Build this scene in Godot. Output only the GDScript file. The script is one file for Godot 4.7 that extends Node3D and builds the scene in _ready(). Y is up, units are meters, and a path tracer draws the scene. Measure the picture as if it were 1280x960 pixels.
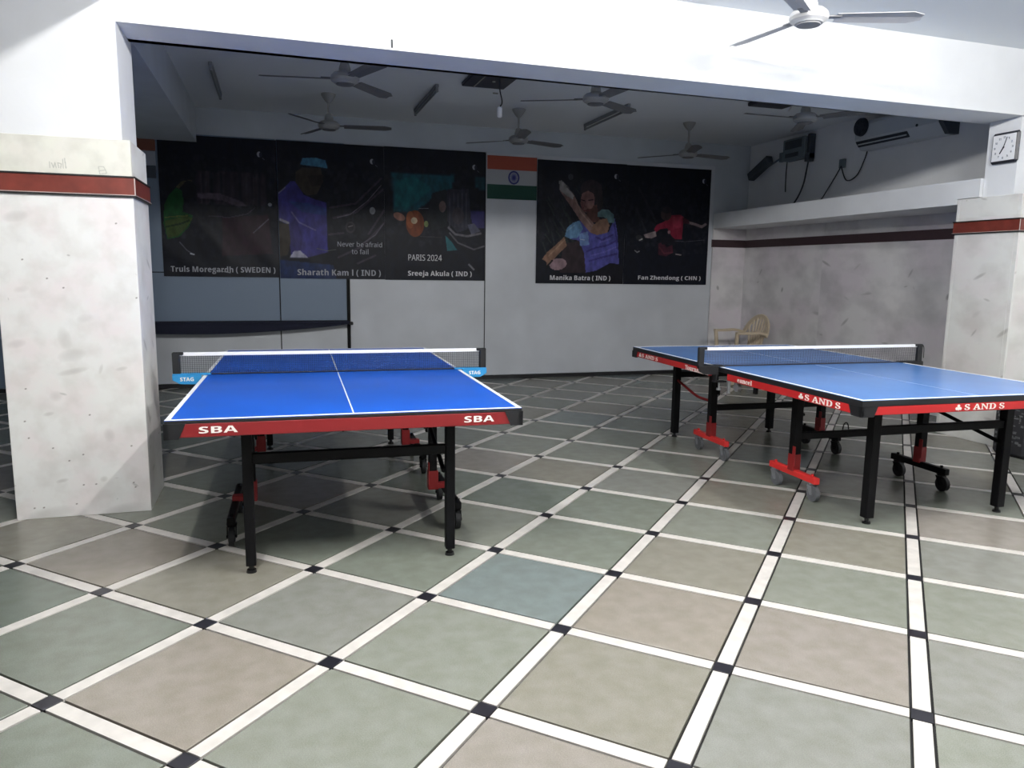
extends Node3D
# A table tennis hall. Room axes: x to the right along the back wall, y up, -z towards the back wall. Camera stands over the origin.

const CEIL := 3.16
const BACK := -9.45
const GRID_O := Vector2(-0.2981, -2.1566)   # one crossing of the floor strips
const GRID_C := Vector2(0.4543, 0.4367)     # from crossing to crossing, one way
const GRID_R := Vector2(0.4367, -0.4543)    # and the other

var used := {}
var M := {}
var rng := RandomNumberGenerator.new()
var bold: SystemFont
var plain_font: SystemFont
var serif: SystemFont


# ---------------------------------------------------------------- naming
func numbered(called: String) -> String:
	if not used.has(called):
		used[called] = 0
		return called
	used[called] += 1
	return "%s_%03d" % [called, used[called]]

func tag(o: Node3D, label: String, category: String, group := "") -> Node3D:
	o.set_meta("label", label)
	o.set_meta("category", category)
	if group != "":
		o.set_meta("group", group)
	return o

func thing(called: String, label: String, category: String, at := Vector3.ZERO, turn := 0.0, group := "") -> Node3D:
	var o := Node3D.new()
	o.name = numbered(called)
	add_child(o, true)
	o.position = at
	o.rotation.y = turn
	return tag(o, label, category, group)

func structure(o: Node3D) -> Node3D:
	o.set_meta("kind", "structure")
	return o

func put(called: String, mesh: Mesh, m: Material, parent: Node3D = null) -> MeshInstance3D:
	var o := MeshInstance3D.new()
	o.mesh = mesh
	if mesh.get_surface_count():
		o.set_surface_override_material(0, m)
	if parent == null:
		o.name = numbered(called)
		add_child(o, true)
	else:
		o.name = called
		var n := 0
		while parent.has_node(NodePath(o.name)):
			n += 1
			o.name = "%s_%03d" % [called, n]
		parent.add_child(o, true)
	return o

func obj(called: String, st: SurfaceTool, m: Material, parent: Node3D = null) -> MeshInstance3D:
	return put(called, st.commit(), m, parent)


# ---------------------------------------------------------------- shapes
func begin() -> SurfaceTool:
	var st := SurfaceTool.new()
	st.begin(Mesh.PRIMITIVE_TRIANGLES)
	return st

func vert(st: SurfaceTool, p: Vector3, n: Vector3, uv: Vector2) -> void:
	st.set_normal(n)
	st.set_uv(uv)
	st.add_vertex(p)

func flat_uv(p: Vector3, n: Vector3) -> Vector2:
	var a := n.abs()
	if a.y >= a.x and a.y >= a.z:
		return Vector2(p.x, p.z)
	if a.x >= a.z:
		return Vector2(p.z, -p.y)
	return Vector2(p.x, -p.y)

# a flat polygon, turned so that it faces outward
func face(st: SurfaceTool, pts: Array, outward: Vector3) -> void:
	var n: Vector3 = Vector3.ZERO
	for i in pts.size():
		n += (pts[i] as Vector3).cross(pts[(i + 1) % pts.size()])
	n = n.normalized()
	var list := pts
	if n.dot(outward) < 0.0:
		n = -n
		list = pts.duplicate()
		list.reverse()
	for i in range(1, list.size() - 1):
		for k in [0, i + 1, i]:
			vert(st, list[k], n, flat_uv(list[k], n))

func box(st: SurfaceTool, c: Vector3, size: Vector3, bev := 0.0, turn := Basis.IDENTITY) -> void:
	var h := size / 2.0
	for a in 3:
		var b := (a + 1) % 3
		var d := (a + 2) % 3
		for s in [-1.0, 1.0]:
			var pts := []
			for q in [[-1.0, -1.0], [1.0, -1.0], [1.0, 1.0], [-1.0, 1.0]]:
				var v := Vector3.ZERO
				v[a] = s * h[a]
				v[b] = q[0] * (h[b] - bev)
				v[d] = q[1] * (h[d] - bev)
				pts.append(c + turn * v)
			var n := Vector3.ZERO
			n[a] = s
			face(st, pts, turn * n)
			if bev <= 0.0:
				continue
			for t in [-1.0, 1.0]:
				var e := []
				for q in [-1.0, 1.0]:
					var v := Vector3.ZERO
					v[a] = s * h[a]
					v[b] = t * (h[b] - bev)
					v[d] = q * (h[d] - bev)
					e.append(c + turn * v)
				for q in [1.0, -1.0]:
					var v := Vector3.ZERO
					v[a] = s * (h[a] - bev)
					v[b] = t * h[b]
					v[d] = q * (h[d] - bev)
					e.append(c + turn * v)
				n = Vector3.ZERO
				n[a] = s
				n[b] = t
				face(st, e, turn * n)
	if bev > 0.0:
		for x in [-1.0, 1.0]:
			for y in [-1.0, 1.0]:
				for z in [-1.0, 1.0]:
					var sg := Vector3(x, y, z)
					var pts := []
					for a in 3:
						var v := sg * (h - Vector3.ONE * bev)
						v[a] = sg[a] * h[a]
						pts.append(c + turn * v)
					face(st, pts, turn * sg)

func span(st: SurfaceTool, lo: Vector3, hi: Vector3, bev := 0.0) -> void:
	box(st, (lo + hi) / 2.0, (hi - lo).abs(), bev)

# a prism from a polygon in a plane: pts in 3-D, pushed along by
func prism(st: SurfaceTool, pts: Array, by: Vector3) -> void:
	var mid := Vector3.ZERO
	for p in pts:
		mid += p
	mid = mid / pts.size() + by / 2.0
	var far := []
	for p in pts:
		far.append(p + by)
	face(st, pts, -by)
	face(st, far, by)
	for i in pts.size():
		var j: int = (i + 1) % pts.size()
		var q := [pts[i], pts[j], far[j], far[i]]
		var m: Vector3 = (pts[i] + pts[j] + far[j] + far[i]) / 4.0 - mid
		m -= by * (m.dot(by) / by.length_squared())
		face(st, q, m)

func side_of(axis: Vector3) -> Vector3:
	var u := axis.cross(Vector3.UP if absf(axis.y) < 0.9 else Vector3.RIGHT)
	return u.normalized()

func cyl(st: SurfaceTool, a: Vector3, b: Vector3, r0: float, r1 := -1.0, n := 16, caps := true) -> void:
	if r1 < 0.0:
		r1 = r0
	var axis := (b - a).normalized()
	var u := side_of(axis)
	var w := axis.cross(u)
	var lo := []
	var hi := []
	for i in n:
		var t := TAU * i / n
		var d := u * cos(t) + w * sin(t)
		lo.append([a + d * r0, d])
		hi.append([b + d * r1, d])
	for i in n:
		var j := (i + 1) % n
		for v in [lo[i], hi[j], lo[j], lo[i], hi[i], hi[j]]:
			vert(st, v[0], v[1], Vector2(0, 0))
	if caps:
		var pl := []
		var ph := []
		for i in n:
			pl.append(lo[i][0])
			ph.append(hi[i][0])
		if r0 > 0.0005:
			face(st, pl, -axis)
		if r1 > 0.0005:
			face(st, ph, axis)

func tube(st: SurfaceTool, pts: Array, r: float, n := 8) -> void:
	for i in pts.size() - 1:
		cyl(st, pts[i], pts[i + 1], r, r, n, true)

# smooth curve through points
func curve(pts: Array, steps := 6) -> Array:
	var out := []
	for i in pts.size() - 1:
		var p0: Vector3 = pts[max(i - 1, 0)]
		var p3: Vector3 = pts[min(i + 2, pts.size() - 1)]
		for k in steps:
			out.append((pts[i] as Vector3).cubic_interpolate(pts[i + 1], p0, p3, float(k) / steps))
	out.append(pts[-1])
	return out

func lathe(st: SurfaceTool, prof: Array, n := 24, at := Vector3.ZERO) -> void:
	for k in prof.size() - 1:
		var p: Vector2 = prof[k]
		var q: Vector2 = prof[k + 1]
		var t := q - p
		if t.length() < 1e-6:
			continue
		var nn := Vector2(-t.y, t.x).normalized()   # profile runs downwards: the outside is on this hand
		for i in n:
			var a := TAU * i / n
			var b := TAU * (i + 1) / n
			var da := Vector3(cos(a), 0, sin(a))
			var db := Vector3(cos(b), 0, sin(b))
			var A := at + da * p.x + Vector3.UP * p.y
			var B := at + db * p.x + Vector3.UP * p.y
			var C := at + db * q.x + Vector3.UP * q.y
			var D := at + da * q.x + Vector3.UP * q.y
			var na := da * nn.x + Vector3.UP * nn.y
			var nb := db * nn.x + Vector3.UP * nn.y
			var fn := (B - A).cross(C - A) if (B - A).length() > 1e-6 else (C - A).cross(D - A)
			var tri := [[A, na], [B, nb], [C, nb], [A, na], [C, nb], [D, na]]
			if fn.dot(na + nb) > 0.0:
				tri = [[A, na], [C, nb], [B, nb], [A, na], [D, na], [C, nb]]
			for v in tri:
				vert(st, v[0], v[1], Vector2.ZERO)

# lettering of a given width and height, standing on the face whose outward normal is the basis' z
func letters(called: String, text: String, font: Font, at: Vector3, turn: Basis, width: float, height: float, m: Material, parent: Node3D, depth := 0.002) -> MeshInstance3D:
	var t := TextMesh.new()
	t.text = text
	t.font = font
	t.font_size = 48
	t.pixel_size = 0.01
	t.depth = depth
	t.curve_step = 2.0
	var bb := t.get_aabb()
	var o := put(called, t, m, parent)
	var s := Vector3(width / maxf(bb.size.x, 0.001), height / maxf(bb.size.y, 0.001), 1.0)
	var c := bb.get_center()
	o.transform = Transform3D(turn * Basis.from_scale(s), at - turn * Vector3(c.x * s.x, c.y * s.y, 0.0))
	return o


# ---------------------------------------------------------------- materials
func rgb(r: int, g: int, b: int) -> Color:
	return Color8(r, g, b)

func mat(called: String, c: Color, rough := 0.6, metal := 0.0) -> StandardMaterial3D:
	var m := StandardMaterial3D.new()
	m.resource_name = called
	m.albedo_color = c
	m.roughness = rough
	m.metallic = metal
	M[called] = m
	return m

func noise_image(sd: int, freq: float, oct: int, lo: float, hi: float, size := 512) -> Image:
	var n := FastNoiseLite.new()
	n.seed = sd
	n.noise_type = FastNoiseLite.TYPE_SIMPLEX_SMOOTH
	n.frequency = freq
	n.fractal_octaves = oct
	var im := n.get_seamless_image(size, size)
	im.convert(Image.FORMAT_RGB8)
	var data := im.get_data()
	for i in range(data.size()):
		data[i] = int(255.0 * lerpf(lo, hi, data[i] / 255.0))
	return Image.create_from_data(size, size, false, Image.FORMAT_RGB8, data)

func tri(m: StandardMaterial3D, im: Image, metres: float, offset := Vector3.ZERO) -> void:
	m.albedo_texture = ImageTexture.create_from_image(im)
	m.uv1_triplanar = true
	m.uv1_world_triplanar = true
	m.uv1_scale = Vector3.ONE / metres
	m.uv1_offset = offset

func stone_grain() -> Image:
	var n := FastNoiseLite.new()
	n.seed = 8
	n.frequency = 0.006
	n.fractal_octaves = 4
	var f := FastNoiseLite.new()
	f.seed = 19
	f.frequency = 0.07
	f.fractal_octaves = 3
	var a := n.get_seamless_image(768, 768)
	var b := f.get_seamless_image(768, 768)
	b.resize(768, 320, Image.INTERPOLATE_BILINEAR)   # fine grain drawn out one way
	var im := Image.create(768, 768, false, Image.FORMAT_RGB8)
	for y in 768:
		for x in 768:
			var u := a.get_pixel(x, y).r
			var v := b.get_pixel((x * 2) % 768, y % 320).r
			var k := 0.80 + 0.09 * u + 0.15 * v
			im.set_pixel(x, y, Color(k, k, k * (0.98 + 0.03 * u)))
	return im

# soft smudge on an image
func smudge(im: Image, cx: float, cy: float, rx: float, ry: float, ang: float, c: Color, amount: float) -> void:
	var r := maxf(rx, ry)
	var ca := cos(ang)
	var sa := sin(ang)
	var w := im.get_width()
	var h := im.get_height()
	for y in range(int(cy - r), int(cy + r) + 1):
		if y < 0 or y >= h:
			continue
		for x in range(int(cx - r), int(cx + r) + 1):
			if x < 0 or x >= w:
				continue
			var dx := x - cx
			var dy := y - cy
			var u := (dx * ca + dy * sa) / rx
			var v := (-dx * sa + dy * ca) / ry
			var d := u * u + v * v
			if d < 1.0:
				im.set_pixel(x, y, im.get_pixel(x, y).lerp(c, amount * (1.0 - d)))

# stained, scuffed stone cladding
func stained(sd: int, base: Color, dirt: Color, pink: Color, marks: int, strength: float, w := 384, h := 512) -> Image:
	var r := RandomNumberGenerator.new()
	r.seed = sd
	var n := FastNoiseLite.new()
	n.seed = sd
	n.frequency = 0.011
	n.fractal_octaves = 5
	var n2 := FastNoiseLite.new()
	n2.seed = sd + 9
	n2.frequency = 0.006
	var im := Image.create(w, h, false, Image.FORMAT_RGB8)
	for y in h:
		for x in w:
			var a := clampf(n.get_noise_2d(x, y) * 1.4 + 0.25, 0.0, 1.0)
			var b := clampf(n2.get_noise_2d(x, y) * 1.5 + 0.3, 0.0, 1.0)
			im.set_pixel(x, y, base.lerp(pink, b * 0.7).lerp(dirt, a * strength))
	for i in marks:
		var k := r.randf_range(1.5, 9.0)
		smudge(im, r.randf() * w, h * pow(r.randf(), 0.75), k * r.randf_range(1.0, 3.0), k * 0.6, r.randf_range(-1.4, 1.4), dirt.darkened(r.randf_range(0.05, 0.35)), r.randf_range(0.15, 0.55))
	return im


# ---------------------------------------------------------------- prints on the posters
func fill_poly(im: Image, pts: Array, c: Color, sc: Vector2, off: Vector2) -> void:
	var p := PackedVector2Array()
	for q in range(0, pts.size(), 2):
		p.append((Vector2(pts[q], pts[q + 1]) - off) * sc)
	var lo := 1e9
	var hi := -1e9
	for q in p:
		lo = minf(lo, q.y)
		hi = maxf(hi, q.y)
	for y in range(maxi(int(lo), 0), mini(int(hi) + 1, im.get_height())):
		var yy := y + 0.5
		var xs := []
		for i in p.size():
			var a := p[i]
			var b := p[(i + 1) % p.size()]
			if (a.y <= yy) != (b.y <= yy):
				xs.append(a.x + (yy - a.y) / (b.y - a.y) * (b.x - a.x))
		xs.sort()
		for i in range(0, xs.size() - 1, 2):
			var x0 := clampi(int(round(xs[i])), 0, im.get_width())
			var x1 := clampi(int(round(xs[i + 1])), 0, im.get_width())
			if x1 > x0:
				im.fill_rect(Rect2i(x0, y, x1 - x0, 1), c)

func fill_oval(im: Image, cx: float, cy: float, rx: float, ry: float, c: Color, sc: Vector2, off: Vector2, ang := 0.0) -> void:
	var pts := []
	for i in 28:
		var t := TAU * i / 28
		var u := Vector2(cos(t) * rx, sin(t) * ry).rotated(ang)
		pts.append(cx + u.x)
		pts.append(cy + u.y)
	fill_poly(im, pts, c, sc, off)

func stroke(im: Image, pts: Array, w: float, c: Color, sc: Vector2, off: Vector2) -> void:
	for i in range(0, pts.size() - 2, 2):
		var a := Vector2(pts[i], pts[i + 1])
		var b := Vector2(pts[i + 2], pts[i + 3])
		var n := (b - a).orthogonal().normalized() * w / 2.0
		fill_poly(im, [a.x + n.x, a.y + n.y, b.x + n.x, b.y + n.y, b.x - n.x, b.y - n.y, a.x - n.x, a.y - n.y], c, sc, off)
		fill_oval(im, b.x, b.y, w / 2, w / 2, c, sc, off)

func soften(im: Image, by: int) -> void:
	var w := im.get_width()
	var h := im.get_height()
	im.resize(w / by, h / by, Image.INTERPOLATE_BILINEAR)
	im.resize(w, h, Image.INTERPOLATE_CUBIC)

# coordinates are those of a sketch of each poster, r = [x0, y0, x1, y1]
func paint_poster(which: int) -> Image:
	var rects := [[36, 40, 802, 935], [48, 40, 755, 945], [-12, 30, 722, 938], [20, 40, 695, 928], [5, 20, 720, 935]]
	var R = rects[which]
	var w := 384
	var h := 464
	var im := Image.create(w, h, false, Image.FORMAT_RGB8)
	im.fill(rgb(20, 24, 36))
	var sc := Vector2(float(w) / (R[2] - R[0]), float(h) / (R[3] - R[1]))
	var o := Vector2(R[0], R[1])
	var g := RandomNumberGenerator.new()
	g.seed = 71 + which
	# a murmur of an audience behind
	for i in 260:
		var x := g.randf_range(R[0], R[2])
		var y := g.randf_range(R[1] + 120, R[3] - 250)
		var k := g.randf_range(0.0, 10.0)
		fill_oval(im, x, y, g.randf_range(5, 22), g.randf_range(8, 30), Color8(int(27 + k), int(30 + k), int(40 + k)), sc, o)
	if which == 0:
		for i in 70:
			var x := g.randf_range(260, 720)
			var k := g.randf_range(0, 26)
			fill_poly(im, [x, 250 + g.randf() * 40, x + 14, 250, x + 12, 460, x - 4, 470], Color8(int(38 + k), int(34 + k), int(46 + k * 0.9)), sc, o)
		soften(im, 5)
		fill_poly(im, [430, 550, 740, 520, 760, 780, 420, 800], rgb(44, 28, 40), sc, o)
		fill_poly(im, [270, 400, 420, 395, 560, 440, 600, 470, 540, 476, 430, 440, 280, 430], rgb(88, 78, 92), sc, o)
		soften(im, 4)
		fill_poly(im, [50, 600, 60, 480, 95, 415, 140, 372, 176, 384, 186, 450, 176, 520, 240, 540, 215, 610, 150, 680, 70, 700], rgb(24, 78, 40), sc, o)
		fill_poly(im, [60, 580, 200, 545, 240, 560, 205, 610, 140, 675, 70, 690], rgb(58, 78, 34), sc, o)
		stroke(im, [60, 620, 150, 600, 215, 575], 9, rgb(22, 44, 26), sc, o)
		stroke(im, [60, 560, 130, 552, 205, 545], 7, rgb(92, 100, 48), sc, o)
		stroke(im, [150, 372, 180, 340, 235, 328], 20, rgb(76, 74, 58), sc, o)
		fill_oval(im, 225, 380, 46, 56, rgb(24, 26, 34), sc, o)
		stroke(im, [340, 540, 480, 548, 600, 520, 650, 480], 6, rgb(66, 60, 76), sc, o)
		soften(im, 3)
		stroke(im, [632, 645, 738, 552], 8, rgb(88, 84, 98), sc, o)
		stroke(im, [145, 712, 190, 765, 230, 790], 7, rgb(80, 82, 96), sc, o)
		stroke(im, [210, 786, 236, 792], 9, rgb(176, 180, 190), sc, o)
		stroke(im, [330, 885, 470, 908], 5, rgb(150, 152, 160), sc, o)
		fill_oval(im, 752, 456, 14, 12, rgb(140, 144, 155), sc, o)
	elif which == 1:
		soften(im, 5)
		fill_poly(im, [45, 820, 400, 850, 420, 945, 45, 945], rgb(30, 48, 92), sc, o)
		soften(im, 3)
		fill_poly(im, [165, 240, 210, 205, 330, 205, 345, 290, 300, 380, 235, 390, 160, 330], rgb(62, 56, 50), sc, o)
		fill_poly(im, [240, 260, 350, 250, 330, 320, 270, 330], rgb(46, 40, 40), sc, o)
		fill_poly(im, [48, 390, 130, 300, 160, 300, 215, 385, 285, 412, 362, 432, 366, 765, 240, 800, 130, 795, 112, 590, 50, 560], rgb(62, 58, 132), sc, o)
		fill_poly(im, [110, 430, 240, 440, 360, 470, 360, 520, 200, 500], rgb(52, 68, 130), sc, o)
		fill_poly(im, [105, 600, 160, 540, 200, 660, 180, 790, 120, 790], rgb(52, 46, 110), sc, o)
		fill_poly(im, [48, 580, 112, 580, 120, 700, 100, 790, 48, 800], rgb(58, 52, 46), sc, o)
		stroke(im, [52, 552, 108, 574], 16, rgb(150, 150, 164), sc, o)
		stroke(im, [130, 500, 180, 570, 285, 618], 9, rgb(112, 108, 160), sc, o)
		stroke(im, [48, 385, 96, 342], 8, rgb(130, 128, 160), sc, o)
		fill_poly(im, [196, 190, 212, 146, 300, 140, 362, 152, 376, 206, 300, 198], rgb(72, 124, 156), sc, o)
		soften(im, 2)
		fill_poly(im, [110, 806, 140, 760, 184, 758, 236, 806], rgb(168, 168, 190), sc, o)
		for q in [[380, 465, 560, 430, 735, 255], [400, 535, 560, 490, 745, 330], [430, 800, 600, 720, 752, 555], [370, 645, 470, 632], [560, 840, 690, 780], [640, 640, 752, 470]]:
			stroke(im, q, 14, rgb(62, 56, 70), sc, o)
		soften(im, 3)
		stroke(im, [430, 530, 520, 505, 640, 410, 735, 300], 6, rgb(104, 98, 112), sc, o)
		stroke(im, [600, 700, 690, 640, 748, 560], 8, rgb(96, 92, 106), sc, o)
		stroke(im, [290, 740, 360, 755, 420, 745], 4, rgb(96, 104, 100), sc, o)
		fill_oval(im, 520, 592, 34, 40, rgb(56, 54, 62), sc, o)
		fill_oval(im, 520, 592, 22, 28, rgb(34, 34, 42), sc, o)
		stroke(im, [505, 590, 535, 580], 6, rgb(110, 106, 110), sc, o)
		fill_oval(im, 672, 475, 20, 25, rgb(140, 144, 152), sc, o)
	elif which == 2:
		fill_poly(im, [40, 200, 500, 195, 470, 300, 400, 345, 330, 370, 210, 465, 45, 465], rgb(30, 80, 92), sc, o)
		fill_poly(im, [60, 260, 200, 220, 330, 300, 150, 450, 60, 440], rgb(32, 100, 106), sc, o)
		fill_poly(im, [640, 200, 722, 200, 722, 300, 640, 280], rgb(30, 66, 78), sc, o)
		soften(im, 8)
		fill_poly(im, [600, 440, 718, 440, 718, 560, 640, 570], rgb(60, 56, 112), sc, o)
		fill_poly(im, [330, 330, 430, 300, 480, 400, 430, 560, 330, 590, 290, 500], rgb(34, 40, 46), sc, o)
		fill_poly(im, [440, 300, 600, 290, 620, 560, 520, 600, 440, 520], rgb(50, 52, 66), sc, o)
		for x in [455, 490, 520, 550, 580]:
			stroke(im, [x, 320, x + 4, 560], 7, rgb(74, 74, 86), sc, o)
		soften(im, 4)
		fill_poly(im, [425, 620, 470, 660, 515, 722, 440, 730], rgb(46, 110, 118), sc, o)
		fill_oval(im, 205, 545, 66, 92, rgb(122, 62, 34), sc, o)
		fill_oval(im, 170, 520, 30, 60, rgb(152, 84, 48), sc, o)
		fill_oval(im, 92, 500, 44, 26, rgb(150, 106, 92), sc, o, 0.4)
		fill_oval(im, 405, 420, 26, 40, rgb(110, 92, 92), sc, o)
		fill_oval(im, 520, 480, 44, 60, rgb(66, 62, 72), sc, o)
		fill_poly(im, [590, 540, 640, 530, 690, 585, 620, 610], rgb(96, 98, 118), sc, o)
		stroke(im, [445, 560, 500, 610, 590, 622, 690, 600], 16, rgb(110, 108, 116), sc, o)
		stroke(im, [455, 600, 520, 670, 640, 715, 718, 690], 12, rgb(98, 96, 104), sc, o)
		stroke(im, [600, 820, 640, 858], 14, rgb(120, 120, 128), sc, o)
		stroke(im, [240, 632, 400, 636], 6, rgb(60, 58, 64), sc, o)
		soften(im, 2)
		fill_oval(im, 198, 524, 23, 23, rgb(200, 180, 150), sc, o)
		fill_oval(im, 285, 545, 16, 22, rgb(120, 136, 84), sc, o)
		stroke(im, [230, 440, 300, 436], 4, rgb(120, 130, 140), sc, o)
	elif which == 3:
		for i in 34:
			var x := g.randf_range(40, 330)
			var y := g.randf_range(220, 640)
			stroke(im, [x, y, x + g.randf_range(20, 60), y + g.randf_range(60, 120)], 10, rgb(44, 54, 54), sc, o)
		soften(im, 4)
		fill_poly(im, [220, 640, 370, 600, 400, 850, 200, 850], rgb(52, 42, 48), sc, o)
		soften(im, 3)
		fill_oval(im, 424, 240, 84, 76, rgb(52, 46, 54), sc, o)
		fill_poly(im, [440, 240, 506, 230, 520, 330, 500, 400, 470, 420], rgb(50, 44, 50), sc, o)
		fill_oval(im, 400, 318, 54, 88, rgb(136, 98, 96), sc, o)
		fill_poly(im, [346, 270, 360, 222, 410, 206, 455, 230, 462, 300, 440, 262, 400, 244], rgb(54, 46, 52), sc, o)
		fill_poly(im, [390, 380, 470, 340, 500, 470, 400, 480], rgb(98, 66, 62), sc, o)
		fill_poly(im, [232, 580, 246, 520, 290, 480, 340, 462, 400, 505, 470, 560, 570, 540, 612, 430, 640, 560, 660, 780, 590, 770, 480, 830, 400, 850, 382, 700, 340, 610, 280, 600], rgb(84, 84, 160), sc, o)
		fill_poly(im, [232, 580, 246, 520, 290, 480, 340, 462, 370, 520, 330, 590, 270, 598], rgb(104, 146, 184), sc, o)
		fill_poly(im, [340, 560, 410, 540, 420, 640, 350, 650], rgb(112, 140, 190), sc, o)
		fill_poly(im, [480, 400, 510, 376, 560, 374, 604, 410, 612, 470, 566, 470, 540, 436, 480, 430], rgb(98, 130, 136), sc, o)
		fill_poly(im, [180, 190, 214, 204, 296, 280, 330, 350, 460, 492, 480, 556, 420, 545, 350, 470, 300, 400, 190, 260], rgb(140, 112, 106), sc, o)
		fill_poly(im, [440, 500, 500, 450, 552, 440, 574, 490, 560, 545, 480, 566, 430, 550], rgb(140, 108, 92), sc, o)
		fill_poly(im, [178, 182, 200, 180, 250, 225, 294, 285, 286, 312, 240, 290, 186, 250], rgb(160, 158, 158), sc, o)
		stroke(im, [236, 220, 290, 270], 7, rgb(60, 58, 60), sc, o)
		fill_poly(im, [228, 584, 250, 650, 180, 720, 140, 770, 100, 806, 96, 770, 64, 752, 100, 700, 160, 650], rgb(142, 110, 92), sc, o)
		fill_oval(im, 186, 786, 66, 44, rgb(156, 130, 138), sc, o, -0.15)
		stroke(im, [96, 812, 140, 760], 12, rgb(30, 28, 32), sc, o)
		for q in [[400, 690, 470, 660, 560, 640, 640, 600], [420, 760, 520, 730, 640, 700], [470, 580, 520, 600, 600, 560], [610, 480, 628, 560, 640, 660]]:
			stroke(im, q, 12, rgb(64, 60, 128), sc, o)
		for q in [[430, 720, 540, 690, 630, 650], [500, 620, 590, 590]]:
			stroke(im, q, 9, rgb(104, 102, 178), sc, o)
		stroke(im, [250, 540, 300, 500], 10, rgb(130, 168, 198), sc, o)
		stroke(im, [300, 300, 350, 400, 440, 500], 12, rgb(168, 138, 130), sc, o)
		stroke(im, [110, 730, 180, 660, 230, 610], 10, rgb(166, 134, 112), sc, o)
		fill_poly(im, [340, 330, 362, 320, 372, 370, 362, 392], rgb(112, 74, 74), sc, o)
		fill_oval(im, 420, 350, 24, 26, rgb(150, 112, 106), sc, o)
		fill_poly(im, [380, 850, 480, 830, 590, 775, 680, 790, 690, 928, 360, 928], rgb(26, 26, 34), sc, o)
		soften(im, 3)
		stroke(im, [350, 312, 376, 318], 8, rgb(54, 36, 40), sc, o)
		stroke(im, [404, 314, 440, 308], 8, rgb(54, 36, 40), sc, o)
		stroke(im, [384, 318, 376, 356, 392, 364], 6, rgb(108, 72, 72), sc, o)
		stroke(im, [372, 390, 416, 388], 7, rgb(110, 52, 58), sc, o)
		fill_oval(im, 266, 152, 20, 22, rgb(62, 66, 76), sc, o)
		stroke(im, [350, 600, 384, 604], 5, rgb(180, 190, 210), sc, o)
	else:
		soften(im, 6)
		for q in [[110, 190, 240, 400], [150, 260, 260, 440], [90, 340, 180, 520]]:
			stroke(im, q, 16, rgb(42, 44, 54), sc, o)
		soften(im, 3)
		fill_poly(im, [290, 610, 330, 600, 360, 640, 410, 620, 420, 680, 360, 712, 290, 700], rgb(70, 34, 48), sc, o)
		fill_poly(im, [300, 560, 440, 560, 470, 600, 320, 620], rgb(26, 26, 36), sc, o)
		fill_poly(im, [248, 500, 270, 465, 330, 440, 390, 388, 470, 380, 500, 400, 488, 575, 430, 575, 400, 552, 360, 490, 300, 500, 262, 528], rgb(140, 38, 62), sc, o)
		fill_poly(im, [400, 400, 480, 396, 480, 480, 410, 500], rgb(158, 54, 76), sc, o)
		fill_oval(im, 346, 385, 46, 46, rgb(66, 54, 56), sc, o)
		fill_oval(im, 352, 350, 44, 26, rgb(40, 38, 44), sc, o)
		fill_poly(im, [162, 545, 225, 525, 262, 515, 272, 556, 230, 574, 175, 570], rgb(150, 136, 138), sc, o)
		fill_oval(im, 130, 575, 34, 24, rgb(52, 54, 58), sc, o, 0.6)
		stroke(im, [540, 440, 600, 452, 660, 470, 690, 450], 22, rgb(132, 116, 118), sc, o)
		fill_poly(im, [490, 400, 545, 420, 550, 450, 495, 450], rgb(70, 32, 46), sc, o)
		stroke(im, [300, 640, 340, 690, 410, 680], 12, rgb(96, 48, 60), sc, o)
		soften(im, 2)
		stroke(im, [90, 668, 112, 685, 130, 676], 9, rgb(150, 150, 156), sc, o)
		stroke(im, [440, 692, 486, 698], 10, rgb(146, 138, 140), sc, o)
		stroke(im, [125, 592, 150, 580], 10, rgb(176, 172, 168), sc, o)
		stroke(im, [430, 588, 520, 592, 690, 574], 5, rgb(74, 76, 86), sc, o)
		fill_oval(im, 376, 520, 12, 14, rgb(176, 130, 138), sc, o)
	# the small round mark in the top corner
	var mx = [690, 674, 640, 615, 660][which]
	var my = [135, 145, 138, 132, 112][which]
	var grain := FastNoiseLite.new()
	grain.seed = 200 + which
	grain.frequency = 0.035
	grain.fractal_octaves = 4
	for y in h:
		for x in w:
			var px := im.get_pixel(x, y)
			var dim := 0.88 if which < 3 else 0.84
			dim *= 1.0 + 0.26 * grain.get_noise_2d(x, y * 0.6)
			im.set_pixel(x, y, Color(px.r * dim, px.g * dim, px.b * dim))
	fill_oval(im, mx, my, 15, 18, rgb(150, 154, 164), sc, o)
	fill_oval(im, mx + 10, my + 2, 10, 17, rgb(40, 44, 56), sc, o)
	stroke(im, [mx + 20, my + 22, mx + 34, my + 32], 5, rgb(84, 88, 98), sc, o)
	return im

func paint_flag() -> Image:
	var w := 256
	var h := 196
	var im := Image.create(w, h, false, Image.FORMAT_RGB8)
	im.fill(rgb(166, 168, 172))
	im.fill_rect(Rect2i(0, 0, w, 62), rgb(158, 74, 56))
	im.fill_rect(Rect2i(0, 130, w, 66), rgb(22, 68, 56))
	var sc := Vector2.ONE
	var o := Vector2.ZERO
	fill_oval(im, 136, 96, 29, 31, rgb(44, 50, 110), sc, o)
	fill_oval(im, 136, 96, 22, 24, rgb(166, 168, 172), sc, o)
	for k in 24:
		var t := TAU * k / 24
		stroke(im, [136, 96, 136 + cos(t) * 21, 96 + sin(t) * 23], 2.2, rgb(62, 68, 128), sc, o)
	fill_oval(im, 136, 96, 6, 6, rgb(44, 50, 110), sc, o)
	return im

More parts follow.
